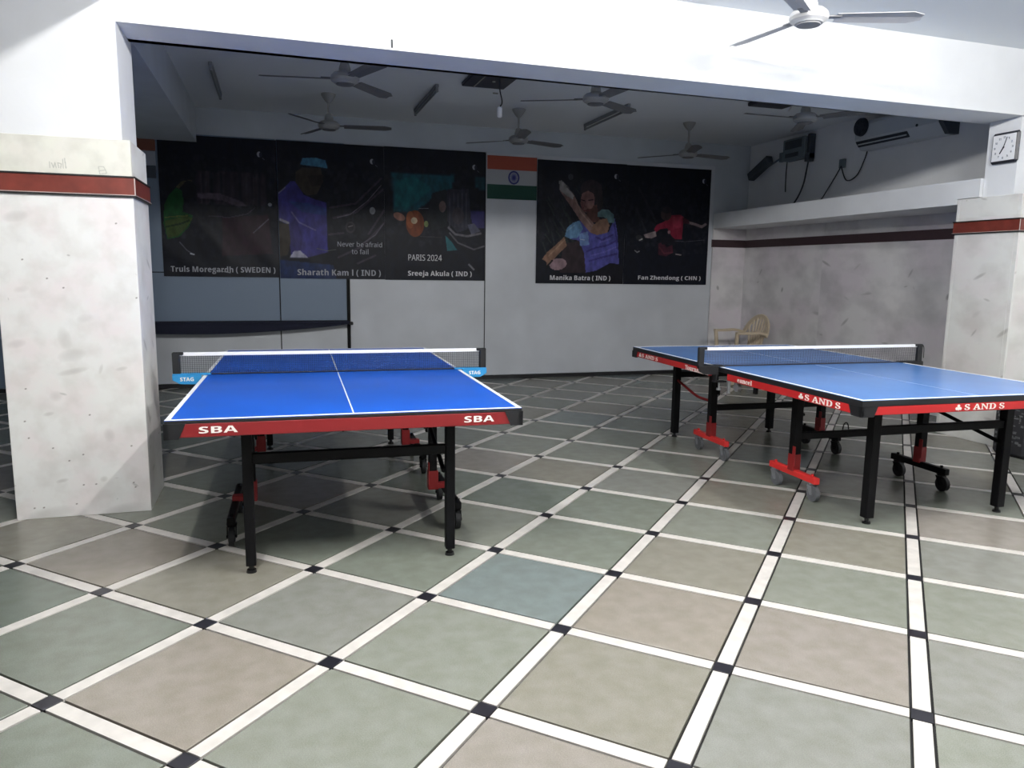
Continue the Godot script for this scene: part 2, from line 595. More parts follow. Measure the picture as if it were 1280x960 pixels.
# a hanging sheet: width, height, centre of its front; ripples of up to amp
func sheet(w: float, h: float, amp: float, sd: int) -> SurfaceTool:
	var st := begin()
	var n := FastNoiseLite.new()
	n.seed = sd
	n.frequency = 0.9
	n.fractal_octaves = 3
	var nx := 26
	var ny := 30
	var at := func(i: int, j: int) -> Vector3:
		var u := float(i) / nx
		var v := float(j) / ny
		var x := (u - 0.5) * w
		var y := (0.5 - v) * h
		var s := (x * 0.8 + y * 0.55)
		return Vector3(x, y, amp * clampf(1.5 * n.get_noise_2d(s * 2.4, (x * -0.5 + y * 0.8) * 0.7), -1.0, 1.0))
	for i in nx:
		for j in ny:
			var A: Vector3 = at.call(i, j)
			var B: Vector3 = at.call(i + 1, j)
			var C: Vector3 = at.call(i + 1, j + 1)
			var D: Vector3 = at.call(i, j + 1)
			var U := [Vector2(float(i) / nx, float(j) / ny), Vector2(float(i + 1) / nx, float(j) / ny), Vector2(float(i + 1) / nx, float(j + 1) / ny), Vector2(float(i) / nx, float(j + 1) / ny)]
			st.set_smooth_group(0)
			for k in [[A, U[0]], [B, U[1]], [C, U[2]], [A, U[0]], [C, U[2]], [D, U[3]]]:
				st.set_uv(k[1])
				st.add_vertex(k[0])
			var b := Vector3(0, 0, -0.003)
			for k in [[A, U[0]], [C, U[2]], [B, U[1]], [A, U[0]], [D, U[3]], [C, U[2]]]:
				st.set_uv(k[1])
				st.add_vertex(k[0] + b)
	st.generate_normals()
	return st


# ---------------------------------------------------------------- the table tennis tables
func trapezoid_cap(st: SurfaceTool, sx: float, sz: float, w: float, l: float, top: float, hgt: float, reach: float, slope: float) -> void:
	var t := 0.02
	# along the end
	var x0 := sx * (w / 2 + 0.004)
	var z0 := sz * (l / 2 + 0.004)
	prism(st, [Vector3(x0, top, z0), Vector3(x0 - sx * reach, top, z0), Vector3(x0 - sx * (reach - slope), top - hgt, z0), Vector3(x0, top - hgt, z0)], Vector3(0, 0, -sz * t))
	prism(st, [Vector3(x0, top, z0), Vector3(x0, top, z0 - sz * reach), Vector3(x0, top - hgt, z0 - sz * (reach - slope)), Vector3(x0, top - hgt, z0)], Vector3(-sx * t, 0, 0))

func make_carriage(t: Node3D, x: float, z: float, reach: float, dx: float, bar: Material, upright: Material, metal: Material, wheel: Material) -> void:
	var c := begin()
	box(c, Vector3(x + dx, 0.132, z), Vector3(0.038, 0.042, reach * 2 + 0.10), 0.004)
	for s in [-1.0, 1.0]:
		cyl(c, Vector3(x + dx, 0.14, z + s * reach), Vector3(x + dx, 0.168, z + s * reach), 0.009, 0.009, 8)
	var cm := obj("wheel_bar", c, bar, t)
	var u := begin()
	box(u, Vector3(x, 0.20, z), Vector3(0.058, 0.11, 0.058), 0.003)
	if absf(dx) > 0.0:
		box(u, Vector3(x + dx * 0.5, 0.164, z), Vector3(absf(dx) + 0.03, 0.03, 0.05), 0.003)
	box(u, Vector3(x - 0.028, 0.245, z + 0.03), Vector3(0.006, 0.13, 0.03), 0.002)
	obj("bracket", u, upright, cm)
	for s in [-1.0, 1.0]:
		var zz: float = z + s * reach
		var xw := x + dx
		var f := begin()
		cyl(f, Vector3(xw, 0.104, zz), Vector3(xw, 0.114, zz), 0.026, 0.026, 14)
		cyl(f, Vector3(xw, 0.094, zz), Vector3(xw, 0.100, zz), 0.020, 0.022, 14)
		for q in [-1.0, 1.0]:
			prism(f, [Vector3(xw + q * 0.020, 0.100, zz - 0.024), Vector3(xw + q * 0.020, 0.100, zz + 0.024), Vector3(xw + q * 0.020, 0.042, zz + 0.032), Vector3(xw + q * 0.020, 0.040, zz + 0.012)], Vector3(q * 0.003, 0, 0))
		cyl(f, Vector3(xw - 0.026, 0.049, zz + 0.02), Vector3(xw + 0.026, 0.049, zz + 0.02), 0.007, 0.007, 8)
		obj("caster_fork", f, metal, cm)
		var wl := begin()
		cyl(wl, Vector3(xw - 0.013, 0.049, zz + 0.02), Vector3(xw + 0.013, 0.049, zz + 0.02), 0.049, 0.049, 24)
		cyl(wl, Vector3(xw - 0.016, 0.049, zz + 0.02), Vector3(xw + 0.016, 0.049, zz + 0.02), 0.030, 0.030, 16)
		obj("caster_wheel", wl, wheel, cm)

func make_table(called: String, label: String, at: Vector3, turn: float, p: Dictionary) -> Node3D:
	var t := thing(called, label, "table", at, turn)
	var w: float = p.w
	var l: float = p.l
	var top := 0.76
	var e: float = p.edge
	for s in [-1.0, 1.0]:
		var b := begin()
		box(b, Vector3(0, top - e / 2 - 0.001, s * (l / 4 + 0.0015)), Vector3(w, e - 0.002, l / 2 - 0.003), 0.002)
		obj("board", b, M.board_edge, t)
		var f := begin()
		box(f, Vector3(0, top - 0.001, s * (l / 4 + 0.0015)), Vector3(w - 0.002, 0.002, l / 2 - 0.004))
		obj("playing_surface", f, p.blue, t)
		var q := begin()
		box(q, Vector3(0, top + 0.0004, s * (l / 2 - 0.012)), Vector3(w - 0.002, 0.0012, 0.020))
		obj("end_line", q, M.line_white, t)
		q = begin()
		box(q, Vector3(0, top + 0.0003, s * (l / 4)), Vector3(p.mid, 0.001, l / 2 - 0.03))
		obj("center_line", q, M.line_white if p.mid > 0.004 else M.line_faint, t)
		for k in [-1.0, 1.0]:
			q = begin()
			box(q, Vector3(k * (w / 2 - 0.012), top + 0.0004, s * (l / 4 + 0.0015)), Vector3(0.020, 0.0012, l / 2 - 0.045))
			obj("side_line", q, M.line_white, t)
		# red frame under the board
		var ah: float = p.apron
		var ay := top - e - ah / 2
		var a := begin()
		box(a, Vector3(0, ay, s * (l / 2 - 0.012)), Vector3(w - 0.02, ah, 0.022), 0.003)
		var end_apron := obj("apron", a, p.red, t)
		if s > 0.0:
			for d in p.end_text:
				letters("lettering", d[0], p.font, Vector3(d[1], ay + 0.001, l / 2 - 0.0005), Basis.IDENTITY, d[2], d[3], M.letter_white, end_apron)
			if p.logo:
				var g := begin()
				for r in [[-0.016, -0.008], [0.016, -0.008], [0.0, 0.012]]:
					cyl(g, Vector3(p.logo[0] + r[0] * 0.75, ay + r[1] * 0.7, l / 2 - 0.002), Vector3(p.logo[0] + r[0] * 0.75, ay + r[1] * 0.7, l / 2 + 0.001), 0.0085, 0.0085, 12)
				span(g, Vector3(p.logo[0] - 0.003, ay - 0.016, l / 2 - 0.002), Vector3(p.logo[0] + 0.003, ay, l / 2 + 0.001))
				obj("emblem", g, M.letter_white, end_apron)
		for k in [-1.0, 1.0]:
			a = begin()
			var gap: float = p.seam
			box(a, Vector3(k * (w / 2 - 0.012), ay, s * (l / 4 + gap / 2)), Vector3(0.022, ah, l / 2 - gap - 0.03), 0.003)
			var sa := obj("apron", a, p.red, t)
			if k < 0.0:
				for d in p.side_text:
					if d[4] == s:
						letters("lettering", d[0], p.font, Vector3(-w / 2 + 0.0005, ay + d[5], d[1]), Basis(Vector3.UP, -PI / 2), d[2], d[3], M.letter_white, sa)
				if p.logo:
					var zl: float = p.logo[1] if s > 0.0 else p.logo[2]
					var g := begin()
					for r in [[-0.016, -0.008], [0.016, -0.008], [0.0, 0.012]]:
						cyl(g, Vector3(-w / 2 + 0.002, ay + r[1] * 0.7, zl + r[0] * 0.75), Vector3(-w / 2 - 0.001, ay + r[1] * 0.7, zl + r[0] * 0.75), 0.0085, 0.0085, 12)
					span(g, Vector3(-w / 2 + 0.002, ay - 0.016, zl - 0.003), Vector3(-w / 2 - 0.001, ay, zl + 0.003))
					obj("emblem", g, M.letter_white, sa)
			var c := begin()
			trapezoid_cap(c, k, s, w, l, top - p.cap_drop, p.cap_h, p.cap_reach, p.cap_slope)
			obj("corner_cap", c, M.black_plastic, t)
			# outer legs
			var lw: float = p.leg
			var lg := begin()
			var x: float = k * p.leg_x
			var z: float = s * p.leg_z
			box(lg, Vector3(x, (0.035 + top - e) / 2, z), Vector3(lw, top - e - 0.035, lw), 0.003)
			var lm := obj("leg", lg, M.black_metal, t)
			var ft := begin()
			cyl(ft, Vector3(x, 0.0, z), Vector3(x, 0.014, z), 0.024, 0.020, 16)
			cyl(ft, Vector3(x, 0.014, z), Vector3(x, 0.036, z), 0.012, 0.012, 10)
			obj("foot", ft, M.black_gloss, lm)
			# inner legs over the wheels
			var xi: float = k * p.inner_x
			var zi: float = s * p.inner_z
			var il := begin()
			box(il, Vector3(xi, (0.17 + top - e) / 2, zi), Vector3(lw, top - e - 0.17, lw), 0.003)
			obj("inner_leg", il, M.black_metal, t)
			var left: bool = k < 0.0
			make_carriage(t, xi, zi, p.reach, k * p.wheel_dx, p.bar_near if left else p.bar_far, M.bracket_red, p.fork_near if left else M.black_metal, p.wheel_near if left else M.black_rubber)
			# lock plate on the inner leg
			il = begin()
			box(il, Vector3(xi - k * 0.03, 0.50, zi - s * 0.03), Vector3(0.012, 0.05, 0.03), 0.002)
			cyl(il, Vector3(xi - k * 0.05, 0.51, zi), Vector3(xi - k * 0.02, 0.51, zi), 0.010, 0.010, 10)
			obj("latch", il, M.black_metal, t)
		var cb := begin()
		box(cb, Vector3(0, 0.54, s * p.leg_z), Vector3(p.leg_x * 2 - p.leg, 0.046, 0.03), 0.003)
		obj("crossbar", cb, M.black_metal, t)
		cb = begin()
		box(cb, Vector3(0, 0.37, s * p.inner_z), Vector3(p.inner_x * 2 - p.leg, 0.046, 0.03), 0.003)
		obj("crossbar", cb, M.black_metal, t)
	# folding braces
	for s in [-1.0, 1.0]:
		var br := begin()
		tube(br, [Vector3(p.inner_x - 0.03, 0.56, s * p.inner_z), Vector3(p.leg_x - 0.03, 0.43, s * p.leg_z)], 0.012, 8)
		obj("brace", br, M.black_metal, t)
	return t

func make_net(called: String, label: String, at: Vector3, turn: float, half: float, clamp_m: Material, w: float, word: String, cord: bool) -> void:
	var t := thing(called, label, "net", at, turn)
	var y0 := 0.7615
	var nt := begin()
	var nx := int(half * 2 / 0.0125)
	for i in range(1, nx):
		var x := -half + i * (half * 2) / nx
		span(nt, Vector3(x - 0.0007, y0 + 0.004, -0.0007), Vector3(x + 0.0007, y0 + 0.115, 0.0007))
	for j in range(1, 10):
		var y := y0 + 0.004 + j * 0.0115
		span(nt, Vector3(-half + 0.02, y - 0.0007, -0.0007), Vector3(half - 0.02, y + 0.0007, 0.0007))
	var nm := obj("netting", nt, M.net_dark, t)
	nm.set_meta("kind", "stuff")
	var tp := begin()
	box(tp, Vector3(0, y0 + 0.124, 0), Vector3(half * 2 - 0.03, 0.021, 0.005), 0.001)
	obj("top_tape", tp, M.tape_white, t)
	tp = begin()
	tube(tp, [Vector3(-half + 0.02, y0 + 0.005, 0), Vector3(half - 0.02, y0 + 0.005, 0)], 0.0042, 6)
	obj("bottom_cord", tp, M.net_dark, t)
	for k in [-1.0, 1.0]:
		var p := begin()
		box(p, Vector3(k * half, y0 + 0.062, 0), Vector3(0.042, 0.148, 0.03), 0.005)
		box(p, Vector3(k * (half - 0.012), y0 + 0.128, 0), Vector3(0.06, 0.016, 0.026), 0.003)
		var pm := obj("post", p, M.black_plastic, t)
		if cord and k > 0.0:
			p = begin()
			tube(p, curve([Vector3(half + 0.015, y0 + 0.135, 0), Vector3(half + 0.04, y0 + 0.11, 0), Vector3(half + 0.045, y0 + 0.03, 0)]), 0.003, 6)
			obj("cord", p, M.black_plastic, pm)
		var c := begin()
		var x0: float = k * (w / 2 - 0.04)
		var x1: float = k * (half + 0.022)
		box(c, Vector3((x0 + x1) / 2, y0 + 0.0055, 0), Vector3(absf(x1 - x0), 0.008, 0.05), 0.002)
		prism(c, [Vector3(k * (w / 2 + 0.012), y0 + 0.002, 0.026), Vector3(x1, y0 + 0.002, 0.026), Vector3(x1, y0 - 0.026, 0.026), Vector3(x1 - k * 0.04, y0 - 0.05, 0.026), Vector3(k * (w / 2 + 0.012), y0 - 0.054, 0.026)], Vector3(0, 0, -0.012))
		box(c, Vector3(k * (w / 2 - 0.012), y0 - 0.104, 0), Vector3(0.09, 0.010, 0.05), 0.002)
		box(c, Vector3(k * (w / 2 + 0.022), y0 - 0.05, 0), Vector3(0.012, 0.11, 0.05), 0.002)
		var cm := obj("clamp", c, clamp_m, t)
		if word != "":
			letters("lettering", word, bold, Vector3((k * (w / 2 + 0.012) + x1) / 2, y0 - 0.022, 0.0262), Basis.IDENTITY, 0.075, 0.022, M.letter_white, cm)
		var sc := begin()
		cyl(sc, Vector3(k * (w / 2 - 0.012), y0 - 0.15, 0), Vector3(k * (w / 2 - 0.012), y0 - 0.10, 0), 0.006, 0.006, 8)
		cyl(sc, Vector3(k * (w / 2 - 0.012), y0 - 0.165, 0), Vector3(k * (w / 2 - 0.012), y0 - 0.15, 0), 0.016, 0.016, 12)
		obj("screw", sc, M.steel, cm)


# ---------------------------------------------------------------- fans and lamps
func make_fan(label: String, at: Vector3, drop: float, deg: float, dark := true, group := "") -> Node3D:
	# at: centre of the motor; drop: from motor to ceiling
	var t := thing("ceiling_fan", label, "ceiling fan", at, deg_to_rad(deg), group)
	var st := begin()
	lathe(st, [Vector2(0.001, 0.058), Vector2(0.045, 0.055), Vector2(0.085, 0.042), Vector2(0.105, 0.022), Vector2(0.110, 0.0), Vector2(0.104, -0.016), Vector2(0.085, -0.028), Vector2(0.078, -0.034), Vector2(0.001, -0.036)], 28)
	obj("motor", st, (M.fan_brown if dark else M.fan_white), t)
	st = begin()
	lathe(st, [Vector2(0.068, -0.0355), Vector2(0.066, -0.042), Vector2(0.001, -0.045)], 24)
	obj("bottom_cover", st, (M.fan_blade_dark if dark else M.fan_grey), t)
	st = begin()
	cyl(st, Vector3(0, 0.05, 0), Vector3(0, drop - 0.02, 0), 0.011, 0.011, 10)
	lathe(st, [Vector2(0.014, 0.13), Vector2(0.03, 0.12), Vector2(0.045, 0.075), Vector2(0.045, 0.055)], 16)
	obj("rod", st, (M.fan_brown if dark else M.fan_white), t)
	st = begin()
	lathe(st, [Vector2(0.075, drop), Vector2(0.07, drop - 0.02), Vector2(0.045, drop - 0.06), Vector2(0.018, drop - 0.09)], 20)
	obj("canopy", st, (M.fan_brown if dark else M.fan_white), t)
	for k in 3:
		var a := TAU * k / 3.0
		var turn := Basis(Vector3.UP, a)
		var tilt := Basis(Vector3.RIGHT, deg_to_rad(-11.0))
		var b := begin()
		# a pressed sheet blade: slightly cambered strip with a rounded tip
		var prof := []
		var n := 9
		for i in n + 1:
			var u := float(i) / n
			var x := lerpf(0.15, 0.62, u)
			var wd := lerpf(0.048, 0.062, u)
			if i == n:
				wd = 0.03
				x = 0.635
			prof.append([x, wd])
		for i in n:
			var q0: Vector3 = turn * (Vector3(prof[i][0], 0, 0) + tilt * Vector3(0, 0, -prof[i][1]))
			var q1: Vector3 = turn * (Vector3(prof[i + 1][0], 0, 0) + tilt * Vector3(0, 0, -prof[i + 1][1]))
			var m0: Vector3 = turn * (Vector3(prof[i][0], 0.006, 0))
			var m1: Vector3 = turn * (Vector3(prof[i + 1][0], 0.006, 0))
			var r0: Vector3 = turn * (Vector3(prof[i][0], 0, 0) + tilt * Vector3(0, 0, prof[i][1]))
			var r1: Vector3 = turn * (Vector3(prof[i + 1][0], 0, 0) + tilt * Vector3(0, 0, prof[i + 1][1]))
			var d := Vector3(0, -0.003, 0)
			face(b, [q0, q1, m1, m0], Vector3.UP)
			face(b, [m0, m1, r1, r0], Vector3.UP)
			face(b, [q0 + d, q1 + d, m1 + d, m0 + d], Vector3.DOWN)
			face(b, [m0 + d, m1 + d, r1 + d, r0 + d], Vector3.DOWN)
			face(b, [q0, q1, q1 + d, q0 + d], turn * Vector3(0, 0, -1))
			face(b, [r0, r1, r1 + d, r0 + d], turn * Vector3(0, 0, 1))
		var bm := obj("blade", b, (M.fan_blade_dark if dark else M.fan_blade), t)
		var h := begin()
		box(h, turn * Vector3(0.135, 0.004, 0), Vector3(0.09, 0.008, 0.045), 0.002, turn)
		obj("blade_holder", h, (M.fan_blade_dark if dark else M.fan_grey), bm)
	return t

func make_tube(label: String, x: float, z: float, lit: bool, group: String) -> void:
	var t := thing("tube_light", label, "tube light", Vector3(x, CEIL, z), 0.0, group)
	var st := begin()
	box(st, Vector3(0, -0.016, 0), Vector3(0.034, 0.032, 1.22), 0.004)
	obj("batten", st, M.lamp_body, t)
	for s in [-1.0, 1.0]:
		st = begin()
		box(st, Vector3(0, -0.045, s * 0.60), Vector3(0.026, 0.06, 0.022), 0.004)
		obj("lamp_holder", st, M.lamp_body, t)
	st = begin()
	cyl(st, Vector3(0, -0.06, -0.588), Vector3(0, -0.06, 0.588), 0.013, 0.013, 14)
	obj("tube", st, M.tube_lit if lit else M.tube_dark, t)
	if lit:
		for k in 5:
			var o := OmniLight3D.new()
			o.name = "lamp_%03d" % k
			o.light_color = LAMP
			o.light_energy = LAMP_ENERGY / 5.0
			o.light_size = 0.03
			o.omni_range = 30.0
			o.omni_attenuation = 2.0
			o.shadow_enabled = true
			o.position = Vector3(0, -0.11, -0.48 + 0.24 * k)
			t.add_child(o, true)

const LAMP := Color(1.0, 0.992, 0.978)
const LAMP_ENERGY := 6.0


# ---------------------------------------------------------------- floor
func grid_at(r: float, c: float) -> Vector2:
	return GRID_O + GRID_C * c + GRID_R * r

func in_room(p: Vector2, m := 0.0) -> bool:
	return p.x > -4.3 - m and p.x < 6.34 + m and p.y > BACK - m and p.y < 3.4 + m

func build_floor(cam: Camera3D) -> void:
	var st := begin()
	span(st, Vector3(-4.6, -0.2, BACK - 0.2), Vector3(6.6, -0.0115, 3.7))
	var fl := obj("floor", st, M.grout, null)
	structure(fl)
	var turn := atan2(-GRID_C.y, GRID_C.x)
	var pitch := GRID_C.length()
	var strip := 0.054
	var joint := 0.0095
	var slab := pitch - strip - 2 * joint
	var slab_mesh: ArrayMesh
	var sb := begin()
	box(sb, Vector3(0, -0.006, 0), Vector3(slab, 0.012, slab), 0.0008)
	slab_mesh = sb.commit()
	var strip_mesh: ArrayMesh
	sb = begin()
	box(sb, Vector3(0, -0.006, 0), Vector3(slab, 0.012, strip), 0.0006)
	strip_mesh = sb.commit()
	var inset_mesh: ArrayMesh
	sb = begin()
	box(sb, Vector3(0, -0.006, 0), Vector3(strip + joint, 0.012, strip + joint), 0.0006)
	inset_mesh = sb.commit()
	var picked := {Vector2i(0, -1): 4, Vector2i(1, -1): 1, Vector2i(1, 0): 0, Vector2i(0, 0): 0, Vector2i(2, 0): 6, Vector2i(2, 1): 4, Vector2i(1, 1): 3, Vector2i(2, 2): 5, Vector2i(1, 2): 1, Vector2i(3, 1): 3, Vector2i(3, 2): 0, Vector2i(3, 0): 2, Vector2i(0, -2): 2, Vector2i(1, -2): 3, Vector2i(1, -3): 4, Vector2i(2, 3): 1, Vector2i(3, 3): 0, Vector2i(2, -1): 2, Vector2i(0, -3): 7, Vector2i(4, 0): 2, Vector2i(4, 1): 0, Vector2i(4, 2): 3, Vector2i(1, 3): 0}
	var slabs := []
	var strips := []
	var insets := []
	for r in range(-12, 24):
		for c in range(-18, 20):
			var g := Vector2i(r, c)
			slabs.append([grid_at(r + 0.5, c + 0.5), turn, g])
			strips.append([grid_at(r, c + 0.5), turn, g])
			strips.append([grid_at(r + 0.5, c), turn + PI / 2, g])
			insets.append([grid_at(r, c), turn, g])
	var half := tan(deg_to_rad(cam.fov / 2.0))
	var eye := cam.transform.affine_inverse()
	for job in [["slab", slabs, slab_mesh], ["white_strip", strips, strip_mesh], ["black_inset", insets, inset_mesh]]:
		var seen := []
		var rest := []
		for s in job[1]:
			var p: Vector2 = s[0]
			if not in_room(p, 0.12):
				continue
			var v: Vector3 = eye * Vector3(p.x, 0, p.y)
			var ok := v.z < -0.3 and absf(v.x / v.z) < half * 1.333 * 1.12 and absf(v.y / v.z) < half * 1.15
			if ok:
				seen.append([v.length(), s])
			else:
				rest.append(s)
		seen.sort_custom(func(a, b): return a[0] < b[0])
		var joined := {}
		for i in seen.size():
			var s = seen[i][1]
			if i >= 300:
				rest.append(s)
				continue
			var o := put(job[0], job[2], floor_material(job[0], s[2], picked), fl)
			o.transform = Transform3D(Basis(Vector3.UP, s[1]), Vector3(s[0].x, 0, s[0].y))
		for s in rest:
			var m := floor_material(job[0], s[2], picked)
			if not joined.has(m):
				joined[m] = begin()
			(joined[m] as SurfaceTool).append_from(job[2], 0, Transform3D(Basis(Vector3.UP, s[1]), Vector3(s[0].x, 0, s[0].y)))
		for m in joined:
			var o := obj(job[0] + "s", joined[m], m, fl)
			o.set_meta("kind", "stuff")

func floor_material(kind: String, g: Vector2i, picked: Dictionary) -> Material:
	if kind == "black_inset":
		return M.inset_black
	if kind == "white_strip":
		return M.strip_white
	if picked.has(g):
		return M["slab_%d" % picked[g]]
	var k := absi((g.x * 73 + g.y * 151 + g.x * g.y * 37) % 13)
	return M["slab_%d" % [0, 1, 2, 3, 0, 2, 1, 7, 5, 0, 2, 6, 3][k]]


# ---------------------------------------------------------------- everything
func _ready() -> void:
	rng.seed = 5
	# camera, environment, exposure
	var cam := Camera3D.new()
	cam.name = "camera"
	cam.fov = 53.845
	cam.near = 0.05
	cam.far = 60.0
	cam.position = Vector3(0, 1.395, 0)
	cam.rotation = Vector3(-0.1481, -0.30, 0.01368)
	add_child(cam)
	var we := WorldEnvironment.new()
	we.name = "environment"
	var env := Environment.new()
	env.background_mode = Environment.BG_COLOR
	env.background_color = Color(0.02, 0.02, 0.025)
	env.tonemap_mode = Environment.TONE_MAPPER_LINEAR
	env.tonemap_exposure = 0.80
	env.sdfgi_enabled = true
	env.ssao_enabled = true
	env.ssil_enabled = true
	we.environment = env
	add_child(we)

	make_materials()
	# the lit lamps of the front bay, on the ceiling above the frame
	make_tube("lit tube light on the front bay ceiling, leftmost of its row, before the big beam", -0.42, -1.95, true, "")
	make_tube("lit tube light on the front bay ceiling, middle one of its row", 1.55, -1.95, true, "")
	make_tube("lit tube light on the front bay ceiling, rightmost of its row, by the clock", 3.60, -1.95, true, "")

	build_room(cam)
	build_tables()
	build_back_wall_things()
	build_ceiling_things()
	build_right_wall_things()
	var groups := {"ceiling fan": "three-bladed ceiling fans", "poster": "player posters on the back wall", "table": "table tennis tables", "net": "table tennis nets", "pillar": "stone clad pillars", "beam": "white ceiling beams", "ceiling box": "dark boxes on the ceiling", "tube light": "tube lights on the ceiling"}
	for o in get_children():
		if o.has_meta("category") and groups.has(o.get_meta("category")) and not o.has_meta("group"):
			o.set_meta("group", groups[o.get_meta("category")])


func make_materials() -> void:
	bold = SystemFont.new()
	bold.font_names = PackedStringArray(["Droid Sans"])
	bold.font_weight = 700
	plain_font = SystemFont.new()
	plain_font.font_names = PackedStringArray(["Droid Sans"])
	serif = SystemFont.new()
	serif.font_names = PackedStringArray(["Droid Serif"])
	serif.font_weight = 700

	var cloud := noise_image(3, 0.012, 5, 0.80, 1.0)
	var grain := stone_grain()
	# stone slabs
	var tones := [rgb(135, 138, 128), rgb(136, 137, 130), rgb(124, 129, 119), rgb(139, 136, 125), rgb(147, 140, 130), rgb(147, 141, 133), rgb(121, 130, 128), rgb(114, 121, 112)]
	var gt := ImageTexture.create_from_image(grain)
	for i in tones.size():
		var m := mat("slab_%d" % i, tones[i], 0.27)
		m.albedo_texture = gt
		m.uv1_triplanar = true
		m.uv1_world_triplanar = true
		m.uv1_scale = Vector3(1.7, 1.7, 1.7)
		m.uv1_offset = Vector3(0.17 * i, 0.31 * i, 0.23 * i)
		m.metallic_specular = 0.45
	mat("grout", rgb(16, 15, 15), 0.8)
	mat("strip_white", rgb(214, 209, 203), 0.35)
	tri(M.strip_white, noise_image(17, 0.03, 4, 0.9, 1.0, 256), 0.8)
	mat("inset_black", rgb(32, 32, 38), 0.3)
	# paint and plaster
	mat("paint_white", rgb(234, 236, 239), 0.85)
	tri(M.paint_white, noise_image(5, 0.01, 4, 0.95, 1.0, 256), 2.4)
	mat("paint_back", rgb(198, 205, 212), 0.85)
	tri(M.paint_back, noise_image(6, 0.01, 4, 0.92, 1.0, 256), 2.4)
	mat("ceiling_paint", rgb(226, 230, 234), 0.9)
	mat("panel_white", rgb(204, 208, 214), 0.5)
	tri(M.panel_white, noise_image(15, 0.008, 4, 0.93, 1.0, 256), 2.0)
	mat("panel_blue", rgb(112, 128, 148), 0.5)
	mat("groove", rgb(20, 20, 24), 0.8)
	mat("skirting", rgb(22, 22, 26), 0.5)
	var clad := mat("cladding_pillar", Color.WHITE, 0.55)
	clad.albedo_texture = ImageTexture.create_from_image(pillar_print())
	clad.uv1_scale = Vector3(1.0 / 0.70, 1.0 / 1.77, 1.0)
	clad.uv1_offset = Vector3(1.42 / 0.70, 1.0, 0)
	var up := mat("cladding_upper", Color.WHITE, 0.6)
	up.albedo_texture = ImageTexture.create_from_image(upper_print())
	up.uv1_scale = Vector3(1.0 / 0.70, 1.0 / 0.20, 1.0)
	up.uv1_offset = Vector3(1.42 / 0.70, 2.066 / 0.20, 0)
	mat("cladding", Color.WHITE, 0.6)
	tri(M.cladding, stained(21, rgb(230, 230, 226), rgb(184, 181, 174), rgb(228, 220, 220), 26, 0.35), 1.9)
	mat("cladding_grey", Color.WHITE, 0.6)
	tri(M.cladding_grey, stained(33, rgb(226, 224, 225), rgb(160, 158, 160), rgb(220, 211, 219), 26, 0.38), 2.6)
	mat("band_red", rgb(124, 56, 46), 0.35)
	tri(M.band_red, noise_image(41, 0.02, 4, 0.82, 1.0, 256), 0.7)
	mat("band_dark", rgb(62, 46, 50), 0.4)
	mat("band_edge", rgb(24, 22, 22), 0.5)
	mat("band_shine", rgb(196, 184, 178), 0.4)
	# tables
	mat("blue_left", rgb(26, 92, 200), 0.34)
	mat("blue_right", rgb(92, 142, 212), 0.2)
	tri(M.blue_left, noise_image(51, 0.006, 4, 0.90, 1.0, 256), 1.3)
	tri(M.blue_right, noise_image(52, 0.006, 4, 0.93, 1.0, 256), 1.3)
	mat("board_edge", rgb(20, 21, 24), 0.5)
	mat("line_white", rgb(238, 240, 244), 0.45)
	mat("line_faint", rgb(150, 182, 232), 0.45)
	mat("red_left", rgb(120, 18, 22), 0.5)
	mat("red_right", rgb(180, 30, 32), 0.45)
	mat("bracket_red", rgb(140, 24, 26), 0.5)
	mat("bar_red", rgb(214, 46, 44), 0.42)
	mat("black_metal", rgb(13, 13, 15), 0.5)
	M.black_metal.metallic_specular = 0.25
	mat("black_plastic", rgb(19, 20, 23), 0.5)
	mat("black_gloss", rgb(20, 20, 22), 0.22)
	mat("black_rubber", rgb(26, 27, 29), 0.6)
	mat("caster_grey", rgb(128, 130, 134), 0.4, 0.2)
	mat("wheel_grey", rgb(96, 98, 102), 0.5)
	mat("steel", rgb(176, 178, 182), 0.35, 0.8)
	mat("letter_white", rgb(238, 232, 226), 0.5)
	mat("net_dark", rgb(28, 32, 44), 0.8)
	mat("tape_white", rgb(236, 236, 238), 0.7)
	mat("clamp_blue", rgb(44, 136, 194), 0.4)
	# fittings
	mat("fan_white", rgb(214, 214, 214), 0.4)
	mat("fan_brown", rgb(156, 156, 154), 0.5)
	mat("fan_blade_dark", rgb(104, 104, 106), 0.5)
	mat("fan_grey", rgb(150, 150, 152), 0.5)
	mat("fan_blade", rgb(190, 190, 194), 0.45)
	mat("lamp_body", rgb(132, 136, 140), 0.5)
	mat("tube_dark", rgb(120, 126, 128), 0.3)
	var lit := mat("tube_lit", rgb(245, 248, 250), 0.4)
	lit.emission_enabled = true
	lit.emission = LAMP
	lit.emission_energy_multiplier = 2.0
	mat("poster_text", rgb(150, 153, 162), 0.5)
	mat("poster_text_bright", rgb(206, 206, 210), 0.5)
	mat("navy_cloth", rgb(20, 24, 44), 0.9)
	mat("dark_box", rgb(26, 32, 50), 0.5)
	mat("tag_white", rgb(240, 240, 244), 0.5)
	mat("wire_dark", rgb(40, 44, 50), 0.6)
	mat("wire_pale", rgb(150, 150, 140), 0.6)
	mat("ac_body", rgb(186, 192, 198), 0.4)
	mat("ac_slit", rgb(36, 44, 54), 0.6)
	mat("vent_dark", rgb(38, 46, 58), 0.7)
	mat("fixture_dark", rgb(60, 68, 76), 0.6)
	mat("fixture_grey", rgb(110, 122, 128), 0.6)
	mat("clock_black", rgb(26, 28, 40), 0.4)
	mat("clock_face", rgb(236, 237, 240), 0.5)
	mat("clock_mark", rgb(120, 124, 134), 0.6)
	mat("clock_hand", rgb(30, 34, 44), 0.5)
